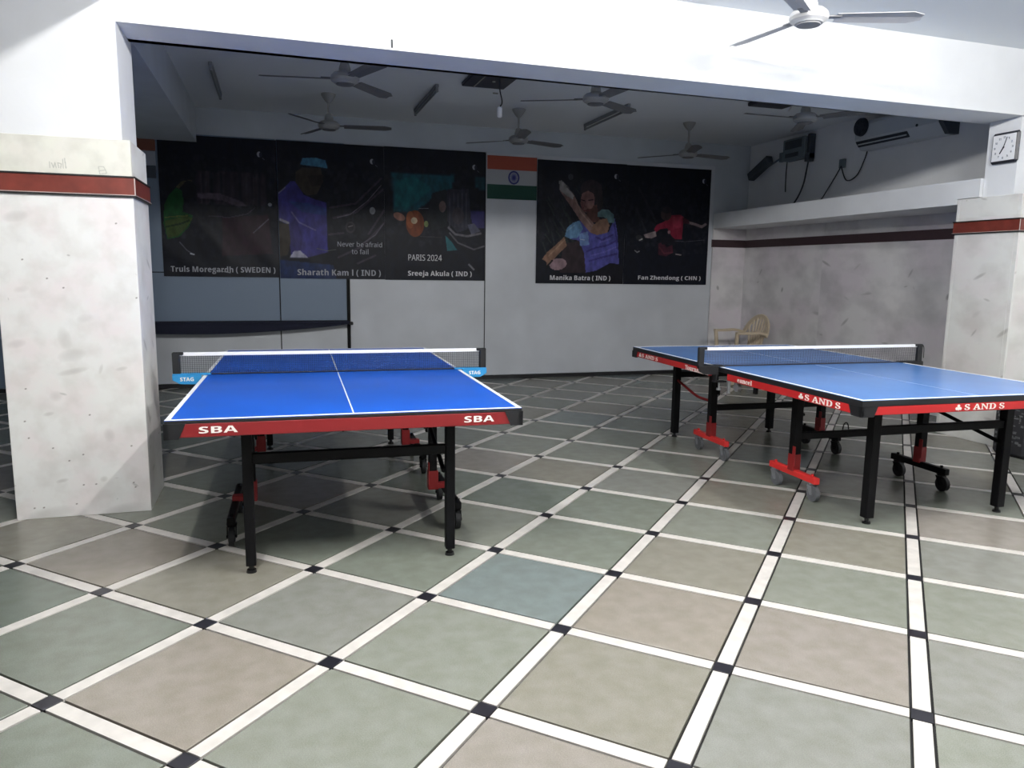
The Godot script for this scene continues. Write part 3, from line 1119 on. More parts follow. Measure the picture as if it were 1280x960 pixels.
	mat("chair_beige", rgb(196, 180, 156), 0.45)
	mat("wood_brown", rgb(112, 62, 46), 0.5)
	mat("pale_strip", rgb(150, 156, 168), 0.7)
	mat("bag_dark", rgb(34, 34, 38), 0.8)
	mat("bag_grey", rgb(92, 92, 94), 0.7)


# the marked front slab of the left pillar: stains, a pink cast lower down, dark nicks
func pillar_print() -> Image:
	var im := stained(12, rgb(233, 233, 231), rgb(204, 200, 195), rgb(233, 224, 224), 12, 0.35, 360, 900)
	var s := Vector2(360.0 / 168.0, 900.0 / 397.0)
	for q in [[40, 275, 26, 10, 0.5], [85, 420, 14, 22, 0.4], [92, 440, 30, 12, 0.5], [92, 460, 34, 6, 0.6], [150, 458, 14, 4, 0.6], [60, 512, 12, 4, 0.6], [130, 542, 12, 14, 0.4], [30, 425, 20, 8, 0.4], [70, 490, 14, 10, 0.4], [70, 597, 14, 4, 0.6], [120, 598, 9, 6, 0.5], [50, 640, 60, 14, 0.5], [140, 640, 50, 12, 0.5], [110, 395, 18, 8, 0.3], [40, 360, 16, 6, 0.3]]:
		smudge(im, (q[0] - 12) * s.x, (q[1] - 247) * s.y, q[2] * s.x * 0.6, q[3] * s.y * 0.7, -0.2, rgb(168, 164, 160), q[4] * 0.6)
	for q in [[44, 325], [70, 347], [88, 358], [108, 515], [62, 555], [80, 572], [95, 604], [32, 520], [35, 541], [35, 630], [46, 630], [85, 628], [156, 605], [158, 611], [156, 557], [110, 604], [97, 565], [154, 280], [173, 370], [36, 480]]:
		smudge(im, (q[0] - 12) * s.x, (q[1] - 247) * s.y, 3.6, 2.6, -0.4, rgb(110, 102, 98), 0.8)
	return im


func upper_print() -> Image:
	var im := stained(14, rgb(222, 222, 212), rgb(190, 188, 178), rgb(222, 218, 210), 0, 0.4, 360, 100)
	var sc := Vector2(360.0 / 168.0, 100.0 / 46.0)
	var o := Vector2(2, 168)
	var ink := rgb(184, 184, 176)
	for q in [[73, 199, 73, 206], [75, 200, 77, 206, 79, 200, 80, 206], [83, 206, 82, 200, 86, 201, 85, 206], [88, 195, 88, 206], [90, 194, 91, 206], [128, 202, 129, 211], [128, 202, 134, 202, 136, 206, 129, 207], [129, 211, 137, 210, 136, 206]]:
		stroke(im, q, 1.1, ink, sc, o)
	return im


func wall(called: String, lo: Vector3, hi: Vector3, m: Material) -> MeshInstance3D:
	var st := begin()
	span(st, lo, hi)
	var o := obj(called, st, m, null)
	structure(o)
	return o


func build_room(cam: Camera3D) -> void:
	build_floor(cam)
	wall("ceiling", Vector3(-4.6, CEIL, BACK - 0.2), Vector3(6.8, CEIL + 0.2, 3.7), M.ceiling_paint)
	# back wall: painted above, laminate panels below
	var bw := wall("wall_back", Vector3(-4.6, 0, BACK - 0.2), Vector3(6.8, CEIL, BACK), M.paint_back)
	var zf := BACK + 0.002
	var pt := 0.018
	for q in [[-4.3, -1.46, 0.05, 2.35], [-1.45, 0.018, 1.335, 2.86], [-1.45, 0.018, 0.775, 1.325], [0.03, 0.80, 0.775, 2.86]]:
		var st := begin()
		span(st, Vector3(q[0], q[2], zf), Vector3(q[1], q[3], zf + pt), 0.002)
		obj("panel", st, M.panel_blue, bw)
	for q in [[-1.45, 0.018, 0.05, 0.765], [0.03, 0.80, 0.05, 0.765], [0.84, 2.528, 0.05, 2.86], [2.54, 5.80, 0.05, 2.86]]:
		var st := begin()
		span(st, Vector3(q[0], q[2], zf), Vector3(q[1], q[3], zf + pt), 0.002)
		obj("panel", st, M.panel_white, bw)
	var st := begin()
	span(st, Vector3(-4.3, 0.0, zf), Vector3(5.80, 0.045, zf + 0.022))
	structure(obj("baseboard_back", st, M.skirting, null))
	st = begin()
	span(st, Vector3(-1.45, 0.05, BACK), Vector3(5.80, 2.85, BACK + 0.006))
	obj("panel_joint", st, M.groove, bw)
	# stone cladding on the last piece of the back wall and along the right wall
	var x_in := 6.36
	st = begin()
	span(st, Vector3(5.82, 0, BACK), Vector3(x_in, 1.765, BACK + 0.025))
	obj("cladding_panel", st, M.cladding_grey, bw)
	st = begin()
	span(st, Vector3(5.82, 1.868, BACK), Vector3(x_in, 2.06, BACK + 0.025))
	obj("cladding_panel", st, M.cladding_grey, bw)
	st = begin()
	span(st, Vector3(5.80, 1.765, BACK + 0.001), Vector3(x_in, 1.868, BACK + 0.035), 0.002)
	structure(obj("trim_2", st, M.band_dark, null))

	var rw := wall("wall_right", Vector3(x_in, 0, BACK), Vector3(6.8, CEIL, 3.5), M.paint_white)
	st = begin()
	span(st, Vector3(x_in - 0.02, 0, BACK + 0.03), Vector3(x_in, 1.765, -5.31))
	obj("cladding_panel", st, M.cladding_grey, rw)
	st = begin()
	span(st, Vector3(x_in - 0.02, 1.868, BACK + 0.03), Vector3(x_in, 2.06, -5.31))
	obj("cladding_panel", st, M.cladding_grey, rw)
	st = begin()
	span(st, Vector3(x_in - 0.03, 1.765, BACK + 0.036), Vector3(x_in, 1.868, -5.31), 0.002)
	structure(obj("trim_1", st, M.band_dark, null))

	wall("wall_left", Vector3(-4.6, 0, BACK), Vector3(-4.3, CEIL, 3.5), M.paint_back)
	wall("wall_front", Vector3(-4.6, 0, 3.4), Vector3(6.8, CEIL, 3.7), M.paint_white)

	# the big beam between the bays
	st = begin()
	prism(st, [Vector3(-4.3, 2.67, -4.66), Vector3(-0.75, 2.67, -4.66), Vector3(x_in, 2.67, -4.79), Vector3(x_in, 2.67, -5.17), Vector3(-0.75, 2.67, -4.98), Vector3(-4.3, 2.67, -4.98)], Vector3(0, CEIL - 2.67, 0))
	tag(obj("ceiling_beam", st, M.paint_white, null), "wide white painted ceiling beam spanning the hall between both pillars", "beam")
	# the beam along the left, over the pillar
	for q in [[-4.98, BACK, "white ceiling beam along the left, running from pillar to back wall"], [3.4, -4.66, "white ceiling beam along the left of the front bay, ahead of the pillar"]]:
		st = begin()
		span(st, Vector3(-1.41, 2.775, q[1]), Vector3(-0.82, CEIL, q[0]))
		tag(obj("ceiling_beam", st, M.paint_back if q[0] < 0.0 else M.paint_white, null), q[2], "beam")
	# steel hook under the plaster of the big beam
	st = begin()
	tube(st, [Vector3(0.683, 2.68, -4.675), Vector3(0.683, 2.722, -4.677), Vector3(0.683, 2.727, -4.70)], 0.005, 6)
	tag(obj("hook", st, M.wire_dark, null), "small dark metal stub sticking out of the big beam", "hook")

	# left pillar
	var p := thing("pillar", "white square pillar at left with stained stone cladding and red band", "pillar", Vector3(-1.07, 0, -4.88))
	var c := Vector3(-1.07, 0, -4.88)
	st = begin()
	span(st, Vector3(-1.40, 0, -5.11) - c, Vector3(-0.775, 2.775, -4.64) - c, 0.004)
	obj("plaster_core", st, M.paint_white, p)
	clad_pillar(p, c, Vector3(-1.412, 0, -5.14), Vector3(-0.735, 0, -4.63), M.cladding_pillar, M.cladding_upper)
	# right pillar
	c = Vector3(6.02, 0, -5.0)
	p = thing("pillar", "white stone clad pillar at right with red band, wall clock hung on it", "pillar", c)
	st = begin()
	span(st, Vector3(5.70, 0, -5.085) - c, Vector3(6.36, 2.67, -4.80) - c)
	obj("plaster_core", st, M.paint_white, p)
	clad_pillar(p, c, Vector3(5.68, 0, -5.31), Vector3(6.36, 0, -4.70), M.cladding, M.cladding)
	# the ledge along the right wall
	st = begin()
	var xl := x_in - 0.035
	prism(st, [Vector3(5.675, 2.02, -5.315), Vector3(xl, 2.02, -5.315), Vector3(xl, 2.02, BACK + 0.04), Vector3(5.80, 2.02, BACK + 0.04)], Vector3(0, 0.20, 0))
	prism(st, [Vector3(5.668, 2.066, -5.09), Vector3(xl, 2.066, -5.09), Vector3(xl, 2.066, -5.316), Vector3(5.675, 2.066, -5.316)], Vector3(0, 0.154, 0))
	tag(obj("ledge", st, M.paint_white, null), "long pale plaster ledge running along the right wall below the air conditioner", "ledge")


func clad_pillar(p: Node3D, c: Vector3, lo: Vector3, hi: Vector3, front: Material, upper: Material) -> void:
	var t := 0.035
	for part in [["cladding", 0.0, 1.763], ["cladding", 1.872, 2.062]]:
		# front, back and both sides as slabs
		var y0: float = part[1]
		var y1: float = part[2]
		for k in 4:
			var st := begin()
			var a := lo
			var b := hi
			match k:
				0: a.z = hi.z - t
				1: b.z = lo.z + t
				2:
					a.x = hi.x - t
					a.z += t
					b.z -= t
				3:
					b.x = lo.x + t
					a.z += t
					b.z -= t
			a.y = y0
			b.y = y1
			# built where the room's axes have their zero, so that prints follow the room
			span(st, a, b, 0.002)
			var o := obj("cladding_slab", st, (front if y0 == 0.0 else upper) if k == 0 else M.cladding, p)
			o.position = -c
	var bt := begin()
	span(bt, Vector3(lo.x - 0.012, 1.772, lo.z - 0.012), Vector3(hi.x + 0.012, 1.864, hi.z + 0.012), 0.003)
	var bm := obj("red_band", bt, M.band_red, p)
	bm.position = -c
	for y in [1.7665, 1.868]:
		var e := begin()
		span(e, Vector3(lo.x - 0.016, y - 0.0045, lo.z - 0.016), Vector3(hi.x + 0.016, y + 0.0045, hi.z + 0.016), 0.001)
		obj("band_edge", e, M.band_edge, bm)
	var g := begin()
	span(g, Vector3(lo.x - 0.0165, 1.7715, lo.z - 0.0165), Vector3(hi.x + 0.0165, 1.7745, hi.z + 0.0165))
	obj("band_edge", g, M.band_shine, bm)
	g = begin()
	for x in [lo.x - 0.013, hi.x + 0.013]:
		span(g, Vector3(x - 0.0025, 1.774, hi.z + 0.0105), Vector3(x + 0.0025, 1.862, hi.z + 0.0145))
	obj("band_joint", g, M.band_shine, bm)


func build_tables() -> void:
	var left := {
		"w": 1.552, "l": 2.852, "edge": 0.016, "apron": 0.060, "blue": M.blue_left, "red": M.red_left, "mid": 0.0055, "seam": 0.02,
		"end_text": [["SBA", -0.565, 0.155, 0.029], ["SBA", 0.57, 0.142, 0.029]], "side_text": [], "logo": null, "font": bold,
		"cap_drop": 0.014, "cap_h": 0.068, "cap_reach": 0.088, "cap_slope": 0.03,
		"leg": 0.045, "leg_x": 0.466, "leg_z": 1.247, "inner_x": 0.495, "inner_z": 0.58, "reach": 0.27, "wheel_dx": 0.085,
		"bar_near": M.black_metal, "bar_far": M.black_metal, "fork_near": M.black_metal, "wheel_near": M.black_rubber,
	}
	make_table("table_tennis_table", "blue table tennis table with red edge reading SBA, beside the left pillar", Vector3(0.341, 0, -4.776), -0.0245, left)
	var right := {
		"w": 1.545, "l": 2.828, "edge": 0.034, "apron": 0.046, "blue": M.blue_right, "red": M.red_right, "mid": 0.0035, "seam": 0.10,
		"end_text": [["S AND S", 0.02, 0.27, 0.032]],
		"side_text": [["S AND S", 1.10, 0.30, 0.034, 1.0, 0.0], ["S AND S", -1.08, 0.30, 0.030, -1.0, 0.0], ["Tournament", -0.30, 0.34, 0.034, -1.0, -0.004], ["eancel", 0.33, 0.17, 0.030, 1.0, 0.0]],
		"logo": [-0.155, 0.915, -1.265], "font": serif,
		"cap_drop": 0.032, "cap_h": 0.056, "cap_reach": 0.10, "cap_slope": 0.022,
		"leg": 0.054, "leg_x": 0.467, "leg_z": 1.166, "inner_x": 0.495, "inner_z": 0.52, "reach": 0.19, "wheel_dx": 0.0,
		"bar_near": M.bar_red, "bar_far": M.black_metal, "fork_near": M.caster_grey, "wheel_near": M.wheel_grey,
	}
	var t := make_table("table_tennis_table", "blue table tennis table with red edge reading S AND S, before the right wall", Vector3(3.671, 0, -4.5215), -0.0297, right)
	# bits at the seam of the right table
	var st := begin()
	cyl(st, Vector3(-0.735, 0.60, 0.085), Vector3(-0.735, 0.68, 0.085), 0.010, 0.016, 10)
	cyl(st, Vector3(-0.735, 0.585, 0.085), Vector3(-0.735, 0.60, 0.085), 0.014, 0.010, 10)
	obj("knob", st, M.steel, t)
	st = begin()
	cyl(st, Vector3(-0.752, 0.645, 0.20), Vector3(-0.728, 0.645, 0.20), 0.03, 0.03, 18)
	box(st, Vector3(-0.74, 0.672, 0.20), Vector3(0.034, 0.02, 0.03), 0.002)
	obj("guide_roller", st, M.steel, t)
	st = begin()
	box(st, Vector3(-0.745, 0.655, 0.42), Vector3(0.02, 0.04, 0.03), 0.002)
	obj("latch", st, M.black_metal, t)
	# red strap slung between the far legs, and the ring on the near crossbar
	st = begin()
	tube(st, curve([Vector3(-0.467, 0.50, -1.166), Vector3(-0.475, 0.45, -0.95), Vector3(-0.485, 0.415, -0.75), Vector3(-0.495, 0.42, -0.52)]), 0.011, 8)
	obj("strap", st, M.bracket_red, t)
	st = begin()
	var ring := []
	for i in 13:
		var a := PI * i / 12.0
		ring.append(Vector3(-0.12 + 0.022 * cos(a), 0.398 + 0.045 * sin(a), 0.52))
	tube(st, ring, 0.004, 6)
	obj("ring", st, M.black_metal, t)

	make_net("table_net", "table tennis net with white tape, blue clamps, across the table reading SBA", Vector3(0.341, 0, -4.776), -0.0245, 0.925, M.clamp_blue, 1.552, "STAG", false)
	make_net("table_net", "table tennis net with white tape, black posts, across the table reading S AND S", Vector3(3.671, 0, -4.5215), -0.0297, 0.91, M.black_plastic, 1.545, "", true)


func poster(which: int, x0: float, x1: float, y0: float, y1: float, label: String, words: Array) -> void:
	var at := Vector3((x0 + x1) / 2, (y0 + y1) / 2, BACK + 0.034)
	var t := thing("poster", label, "poster", at, 0.0)
	var m := StandardMaterial3D.new()
	m.resource_name = "print_%d" % which
	m.albedo_texture = ImageTexture.create_from_image(paint_poster(which))
	m.roughness = 0.42
	m.metallic_specular = 0.3
	obj("print", sheet(x1 - x0, y1 - y0, 0.007, 90 + which), m, t)
	for w in words:
		var p := Vector3(w[1], w[2], BACK + 0.044) - Vector3(at.x, at.y, at.z)
		letters("lettering", w[0], w[5] if w.size() > 5 else bold, p, Basis.IDENTITY, w[3], w[4], M.poster_text if which < 2 else M.poster_text_bright, t)


func build_back_wall_things() -> void:
	poster(0, -1.225, 0.025, 1.285, 2.845, "dark poster of a player in a green shirt, leftmost on the back wall", [["Truls Moregardh ( SWEDEN )", -0.585, 1.36, 1.13, 0.088]])
	poster(1, 0.036, 1.2645, 1.275, 2.85, "dark poster of a player in a light blue cap and purple shirt", [["Sharath Kam l ( IND )", 0.72, 1.345, 0.98, 0.088], ["Never be afraid", 0.965, 1.69, 0.53, 0.062, plain_font], ["to fail", 0.965, 1.605, 0.20, 0.062, plain_font]])
	poster(2, 1.2655, 2.525, 1.27, 2.855, "dark poster with teal backdrop and orange figure reading PARIS 2024, left of the flag", [["Sreeja Akula ( IND )", 1.95, 1.345, 0.81, 0.082], ["PARIS 2024", 1.76, 1.545, 0.42, 0.075, plain_font]])
	poster(3, 3.215, 4.4625, 1.243, 2.81, "poster of a woman in blue and purple shirt holding a bat, right of the flag", [["Manika Batra ( IND )", 3.84, 1.315, 0.86, 0.075]])
	poster(4, 4.4635, 5.735, 1.242, 2.805, "dark poster of a player in a red shirt lunging, rightmost on the back wall", [["Fan Zhendong ( CHN )", 5.16, 1.325, 0.96, 0.075]])
	var t := thing("flag", "orange, white and green flag with a blue wheel between the posters", "flag", Vector3(2.88, 2.56, BACK + 0.032))
	var m := StandardMaterial3D.new()
	m.resource_name = "flag_print"
	m.albedo_texture = ImageTexture.create_from_image(paint_flag())
	m.roughness = 0.8
	obj("cloth", sheet(0.655, 0.53, 0.006, 7), m, t)

	# brown box and what shows under it, by the left pillar
	var st := begin()
	span(st, Vector3(-2.6, 2.655, BACK), Vector3(-1.245, 2.835, BACK + 0.05), 0.004)
	tag(obj("pelmet", st, M.wood_brown, null), "reddish brown wooden pelmet on the back wall, behind the left pillar", "pelmet")
	st = begin()
	span(st, Vector3(-2.6, 2.5, BACK), Vector3(-1.25, 2.65, BACK + 0.03), 0.002)
	tag(obj("wall_strip", st, M.pale_strip, null), "narrow pale strip on the back wall right under the brown pelmet", "strip")

	st = begin()
	span(st, Vector3(-2.6, 2.362, BACK), Vector3(-1.25, 2.496, BACK + 0.027), 0.002)
	tag(obj("dark_strip", st, M.fixture_dark, null), "narrow dark strip on the back wall below the pale strip, beside the leftmost poster", "strip")

	# shelf with a dark cloth sagging from it, its post at the right end
	t = thing("shelf", "long dark shelf on the back wall with navy cloth sagging beneath", "shelf", Vector3(-0.5, 0.76, BACK + 0.12))
	st = begin()
	span(st, Vector3(-1.6, -0.012, -0.098), Vector3(1.32, 0.012, 0.08), 0.003)
	obj("board", st, M.navy_cloth, t)
	st = begin()
	var prof := [Vector3(-1.6, -0.006, 0.07)]
	for i in 21:
		var u := i / 20.0
		prof.append(Vector3(lerpf(-1.6, 1.30, u), -0.02 - 0.105 * pow(sin(PI * pow(u, 0.8)), 0.8), 0.07))
	prof.append(Vector3(1.30, -0.006, 0.07))
	for i in range(1, prof.size() - 2):
		var a: Vector3 = prof[i]
		var b: Vector3 = prof[i + 1]
		prism(st, [Vector3(a.x, -0.006, 0.07), Vector3(b.x, -0.006, 0.07), b, a], Vector3(0, 0, -0.03))
	obj("cloth", st, M.navy_cloth, t)
	st = begin()
	box(st, Vector3(1.33, -0.012, 0.05), Vector3(0.05, 0.035, 0.08), 0.006)
	obj("end_bracket", st, M.black_plastic, t)
	st = begin()
	span(st, Vector3(0.802, 0.0, BACK + 0.008), Vector3(0.838, 1.262, BACK + 0.04), 0.002)
	tag(obj("wall_post", st, M.black_metal, null), "thin black upright at the right end of the dark shelf", "post")

	make_chair()


func make_chair() -> void:
	# moulded armchair, its back to the right wall, seen over the far end of the right table
	var t := thing("plastic_chair", "beige plastic armchair with slatted back in the far right corner", "chair", Vector3(5.76, 0, -8.55), deg_to_rad(-92.0))
	# local: front is +z, back is -z
	var st := begin()
	box(st, Vector3(0, 0.43, 0.02), Vector3(0.46, 0.025, 0.44), 0.008)
	box(st, Vector3(0, 0.41, 0.235), Vector3(0.46, 0.05, 0.02), 0.006)
	obj("seat", st, M.chair_beige, t)
	for x in [-1.0, 1.0]:
		for z in [-1.0, 1.0]:
			st = begin()
			var top := Vector3(x * 0.225, 0.44, z * 0.2)
			var foot := Vector3(x * 0.26, 0.0, z * 0.25)
			prism(st, [foot + Vector3(-0.022, 0, -0.022), foot + Vector3(0.022, 0, -0.022), foot + Vector3(0.022, 0, 0.022), foot + Vector3(-0.022, 0, 0.022)], top - foot)
			obj("leg", st, M.chair_beige, t)
	# back: two curved rails fanning with slats
	st = begin()
	var rim := []
	for i in 17:
		var a := PI * i / 16.0
		rim.append(Vector3(0.26 * cos(a), 0.60 + 0.25 * sin(a), -0.20 - 0.10 * sin(a)))
	for k in rim.size() - 1:
		var q: Vector3 = rim[k]
		var q2: Vector3 = rim[k + 1]
		var mid := (q + q2) / 2
		var dir := (q2 - q)
		box(st, mid, Vector3(dir.length() + 0.012, 0.065, 0.024), 0.005, Basis(dir.normalized(), Vector3(0, 0, 1).cross(dir.normalized()).normalized(), dir.normalized().cross(Vector3(0, 0, 1).cross(dir.normalized()).normalized())))
	obj("back_rim", st, M.chair_beige, t)
	for k in 7:
		st = begin()
		var u := (k - 3) / 3.0
		var a := Vector3(u * 0.13, 0.45, -0.205)
		var b := Vector3(u * 0.205, 0.60 + 0.24 * sqrt(1.0 - 0.62 * u * u), -0.20 - 0.095 * sqrt(1.0 - 0.62 * u * u))
		tube(st, [a, b], 0.015, 6)
		obj("slat", st, M.chair_beige, t)
	for x in [-1.0, 1.0]:
		st = begin()
		var arm := curve([Vector3(x * 0.255, 0.63, -0.20), Vector3(x * 0.275, 0.66, -0.08), Vector3(x * 0.275, 0.655, 0.08), Vector3(x * 0.265, 0.655, 0.22)], 4)
		for k in arm.size() - 1:
			var q: Vector3 = arm[k]
			var q2: Vector3 = arm[k + 1]
			var dir := (q2 - q).normalized()
			box(st, (q + q2) / 2, Vector3(0.065, 0.032, (q2 - q).length() + 0.01), 0.005, Basis(Vector3.UP.cross(dir).normalized(), dir.cross(Vector3.UP.cross(dir).normalized()), dir))
		obj("armrest", st, M.chair_beige, t)
		st = begin()
		tube(st, [Vector3(x * 0.262, 0.65, 0.21), Vector3(x * 0.235, 0.43, 0.20)], 0.026, 8)
		obj("arm_support", st, M.chair_beige, t)


func build_ceiling_things() -> void:
	make_fan("white ceiling fan in the front bay, its blades before the white beam", Vector3(2.98, 2.865, -3.93), CEIL - 2.865, 99.0, false)
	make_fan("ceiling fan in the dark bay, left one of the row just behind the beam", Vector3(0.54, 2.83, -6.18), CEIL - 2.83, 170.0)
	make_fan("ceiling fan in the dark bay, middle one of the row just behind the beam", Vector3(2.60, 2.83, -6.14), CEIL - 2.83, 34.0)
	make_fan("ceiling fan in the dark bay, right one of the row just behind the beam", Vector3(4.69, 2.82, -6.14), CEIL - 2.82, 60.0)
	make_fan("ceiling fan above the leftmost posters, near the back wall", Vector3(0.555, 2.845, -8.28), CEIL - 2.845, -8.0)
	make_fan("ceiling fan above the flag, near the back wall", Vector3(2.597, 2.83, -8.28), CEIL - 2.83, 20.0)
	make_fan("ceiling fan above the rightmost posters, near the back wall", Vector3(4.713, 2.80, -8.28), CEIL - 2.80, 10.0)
	make_tube("unlit tube light on the dark ceiling, leftmost of three in a row", -0.50, -7.98, false, "unlit tube lights on the dark ceiling")
	make_tube("unlit tube light on the dark ceiling, middle of three in a row", 1.52, -8.08, false, "unlit tube lights on the dark ceiling")
	make_tube("unlit tube light on the dark ceiling, rightmost of three in a row", 3.60, -8.2, false, "unlit tube lights on the dark ceiling")
	# dark boxes under the ceiling, with a dangling wire each
	var t := thing("ceiling_box", "dark rectangular box on the ceiling behind the beam, white tag dangling below", "ceiling box", Vector3(1.93, CEIL, -7.05))
	var st := begin()
	box(st, Vector3(0, -0.02, 0), Vector3(0.42, 0.04, 0.52), 0.008)
	obj("box_body", st, M.dark_box, t)
	st = begin()
	box(st, Vector3(-0.095, -0.042, 0), Vector3(0.012, 0.004, 0.50))
	cyl(st, Vector3(0.03, -0.040, 0.02), Vector3(0.03, -0.046, 0.02), 0.016, 0.016, 12)
	obj("fixing", st, M.wire_pale, t)
	st = begin()
	tube(st, curve([Vector3(0.03, -0.04, 0.22), Vector3(0.03, -0.15, 0.22), Vector3(0.05, -0.26, 0.23), Vector3(0.035, -0.30, 0.22)]), 0.006, 6)
	obj("wire", st, M.wire_dark, t)
	st = begin()
	box(st, Vector3(-0.01, -0.19, 0.22), Vector3(0.05, 0.012, 0.012), 0.003)
	obj("wire_end", st, M.wire_pale, t)
	st = begin()
	box(st, Vector3(0.03, -0.35, 0.22), Vector3(0.042, 0.095, 0.03), 0.01)
	obj("tag", st, M.tag_white, t)
	t = thing("ceiling_box", "dark flat box on the ceiling at right, mostly hidden by the beam", "ceiling box", Vector3(4.93, CEIL, -6.86))
	st = begin()
	box(st, Vector3(0, -0.02, 0), Vector3(0.42, 0.04, 0.52), 0.008)
	obj("box_body", st, M.dark_box, t)
	st = begin()
	tube(st, [Vector3(0.09, -0.04, 0.10), Vector3(0.0, -0.15, 0.14)], 0.006, 6)
	obj("stick", st, M.tag_white, t)


func build_right_wall_things() -> void:
	var wx := 6.36
	# air conditioner
	var t := thing("air_conditioner", "long pale wall air conditioner high on the right wall above the ledge", "air conditioner", Vector3(wx, 2.9, -6.62))
	var st := begin()
	prism(st, [Vector3(0, 0.16, -0.56), Vector3(-0.19, 0.16, -0.56), Vector3(-0.21, 0.12, -0.56), Vector3(-0.21, -0.02, -0.56), Vector3(-0.12, -0.13, -0.56), Vector3(0, -0.13, -0.56)], Vector3(0, 0, 1.12))
	obj("casing", st, M.ac_body, t)
	st = begin()
	var sl := Basis(Vector3.FORWARD, atan2(0.09, 0.11))
	box(st, Vector3(-0.172, -0.068, -0.20), Vector3(0.012, 0.07, 0.72), 0.002, Basis(Vector3(0, 0, 1), 0.69))
	obj("air_outlet", st, M.ac_slit, t)
	st = begin()
	box(st, Vector3(-0.178, -0.073, -0.20), Vector3(0.012, 0.012, 0.68), 0.002, Basis(Vector3(0, 0, 1), 0.69))
	obj("louvre", st, M.ac_body, t)
	st = begin()
	cyl(st, Vector3(-0.21, -0.01, 0.30), Vector3(-0.216, -0.01, 0.30), 0.014, 0.014, 12)
	obj("indicator", st, M.ac_slit, t)
	st = begin()
	prism(st, [Vector3(0, 0.16, 0.562), Vector3(-0.19, 0.16, 0.562), Vector3(-0.21, 0.12, 0.562), Vector3(-0.21, -0.02, 0.562), Vector3(-0.12, -0.13, 0.562), Vector3(0, -0.13, 0.562)], Vector3(0, 0, 0.05))
	obj("end_cap", st, M.fixture_dark, t)
	st = begin()
	cyl(st, Vector3(-0.205, 0.10, -0.46), Vector3(-0.235, 0.10, -0.46), 0.098, 0.092, 24)
	for k in 8:
		var a := TAU * k / 8
		cyl(st, Vector3(-0.235, 0.10 + 0.06 * sin(a), -0.46 + 0.06 * cos(a)), Vector3(-0.242, 0.10 + 0.06 * sin(a), -0.46 + 0.06 * cos(a)), 0.016, 0.016, 8)
	tag(obj("round_vent", st, M.vent_dark, null), "round dark vent disc on the left end of the air conditioner", "vent").position = Vector3(wx - 0.008, 2.9, -6.62)
	# its cable to a socket and down to the ledge
	t = thing("wall_socket", "small socket on the right wall with a cable looping to the air conditioner", "socket", Vector3(wx, 2.69, -7.58))
	st = begin()
	box(st, Vector3(-0.015, 0.0, 0), Vector3(0.03, 0.10, 0.09), 0.004)
	obj("socket_plate", st, M.fixture_grey, t)
	st = begin()
	tube(st, curve([Vector3(-0.03, -0.03, 0), Vector3(-0.03, -0.20, 0.10), Vector3(-0.03, -0.17, 0.26), Vector3(-0.03, -0.02, 0.36), Vector3(-0.03, 0.08, 0.40)]), 0.007, 6)
	obj("cable", st, M.wire_dark, t)
	st = begin()
	tube(st, curve([Vector3(-0.03, -0.03, 0), Vector3(-0.03, -0.12, -0.07), Vector3(-0.03, -0.27, -0.20), Vector3(-0.05, -0.40, -0.30), Vector3(-0.08, -0.465, -0.42)]), 0.007, 6)
	obj("cable", st, M.wire_dark, t)
	# switch box further along, a lamp on an arm
	t = thing("meter_box", "grey wall box with dark top, cables hanging to the ledge, far right", "box", Vector3(wx, 2.96, -8.36))
	st = begin()
	box(st, Vector3(-0.06, 0, 0), Vector3(0.12, 0.26, 0.42), 0.006)
	obj("case", st, M.fixture_grey, t)
	st = begin()
	box(st, Vector3(-0.125, 0.055, 0.0), Vector3(0.012, 0.10, 0.32), 0.003)
	box(st, Vector3(-0.125, -0.07, -0.02), Vector3(0.012, 0.05, 0.25), 0.003)
	obj("cover", st, M.fixture_dark, t)
	st = begin()
	box(st, Vector3(-0.05, 0.0, 0.25), Vector3(0.08, 0.30, 0.05), 0.004)
	box(st, Vector3(-0.06, -0.13, 0.24), Vector3(0.09, 0.10, 0.07), 0.004)
	obj("conduit_box", st, M.fixture_dark, t)
	st = begin()
	tube(st, curve([Vector3(-0.06, -0.15, 0.23), Vector3(-0.06, -0.30, 0.20), Vector3(-0.06, -0.45, 0.16), Vector3(-0.07, -0.60, 0.08), Vector3(-0.10, -0.735, -0.02)]), 0.010, 6)
	obj("cable", st, M.wire_dark, t)
	st = begin()
	tube(st, curve([Vector3(-0.02, -0.10, -0.24), Vector3(-0.02, -0.30, -0.25), Vector3(-0.02, -0.50, -0.24)]), 0.007, 6)
	obj("cable", st, M.wire_dark, t)
	t = thing("flood_lamp", "dark unlit lamp tilted on an arm, high on the right wall near the corner", "lamp", Vector3(wx, 2.86, -8.72))
	st = begin()
	box(st, Vector3(-0.02, 0.05, 0), Vector3(0.04, 0.12, 0.06), 0.004)
	tube(st, [Vector3(-0.03, 0.04, 0.0), Vector3(-0.10, -0.06, -0.20), Vector3(-0.12, -0.13, -0.42)], 0.013, 8)
	obj("arm", st, M.fixture_grey, t)
	st = begin()
	var ax := Vector3(0.0, -0.19, -0.42).normalized()
	var up := Vector3(-1, 0, 0)
	box(st, Vector3(-0.13, -0.06, -0.30), Vector3(0.10, 0.11, 0.46), 0.012, Basis(up, ax.cross(up) * -1.0, ax))
	obj("head", st, M.fixture_dark, t)

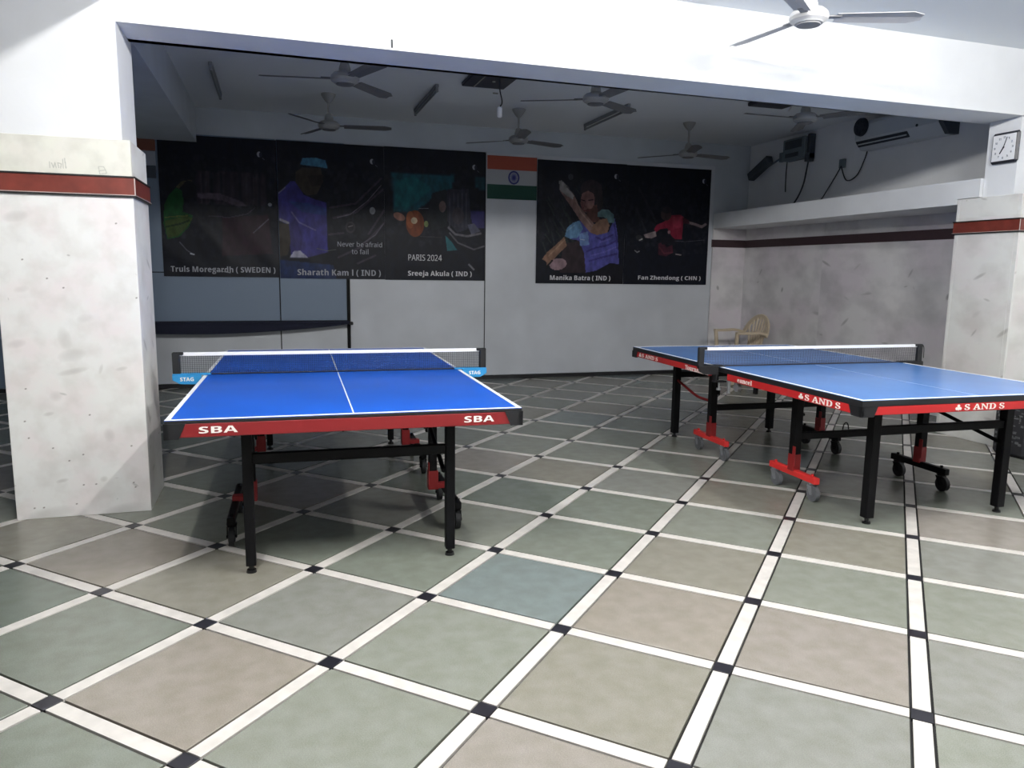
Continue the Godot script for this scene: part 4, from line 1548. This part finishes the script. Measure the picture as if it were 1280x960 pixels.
	# wall clock on the right pillar, facing into the hall
	t = thing("wall_clock", "square wall clock with black rounded frame on the right pillar", "clock", Vector3(5.70, 2.44, -4.90), -PI / 2)
	# local: +z is into the hall, x runs along the pillar face
	st = begin()
	box(st, Vector3(0, 0, 0.02), Vector3(0.245, 0.245, 0.036), 0.016)
	obj("frame", st, M.clock_black, t)
	st = begin()
	box(st, Vector3(0, 0, 0.039), Vector3(0.205, 0.205, 0.004), 0.001)
	var dial := obj("dial", st, M.clock_face, t)
	for k in 12:
		var a := TAU * (k + 1) / 12.0
		letters("numeral", str(k + 1), bold, Vector3(0.08 * sin(a), 0.08 * cos(a), 0.0415), Basis.IDENTITY, 0.014 if k < 9 else 0.020, 0.017, M.clock_mark, dial, 0.001)
	for q in [[0.055, 0.009, deg_to_rad(212.0)], [0.085, 0.006, deg_to_rad(18.0)]]:
		st = begin()
		var d := Vector3(sin(q[2]), cos(q[2]), 0)
		box(st, d * (q[0] / 2 - 0.006) + Vector3(0, 0, 0.0445), Vector3(q[1], q[0] + 0.012, 0.002), 0.0, Basis(Vector3(d.y, -d.x, 0), d, Vector3(0, 0, 1)))
		obj("hand", st, M.clock_hand, t)
	st = begin()
	cyl(st, Vector3(0, 0, 0.041), Vector3(0, 0, 0.047), 0.006, 0.006, 12)
	obj("hub", st, M.clock_hand, t)

	# dark patterned bag at the foot of the right pillar
	t = thing("storage_bag", "dark patterned bag standing on the floor at the right pillar", "bag", Vector3(5.615, 0, -4.42))
	st = begin()
	box(st, Vector3(0, 0.265, 0), Vector3(0.30, 0.53, 0.30), 0.03)
	obj("body", st, M.bag_dark, t)
	st = begin()
	var g := RandomNumberGenerator.new()
	g.seed = 4
	for k in 90:
		var y := g.randf_range(0.08, 0.49)
		var u := g.randf_range(-0.11, 0.11)
		var s := Vector3(g.randf_range(0.008, 0.03), g.randf_range(0.006, 0.02), 0.003)
		box(st, Vector3(u, y, 0.1505), s)
		box(st, Vector3(-0.1505, y, u), Vector3(s.z, s.y, s.x))
	var pm := obj("pattern", st, M.bag_grey, t)
	pm.set_meta("kind", "stuff")
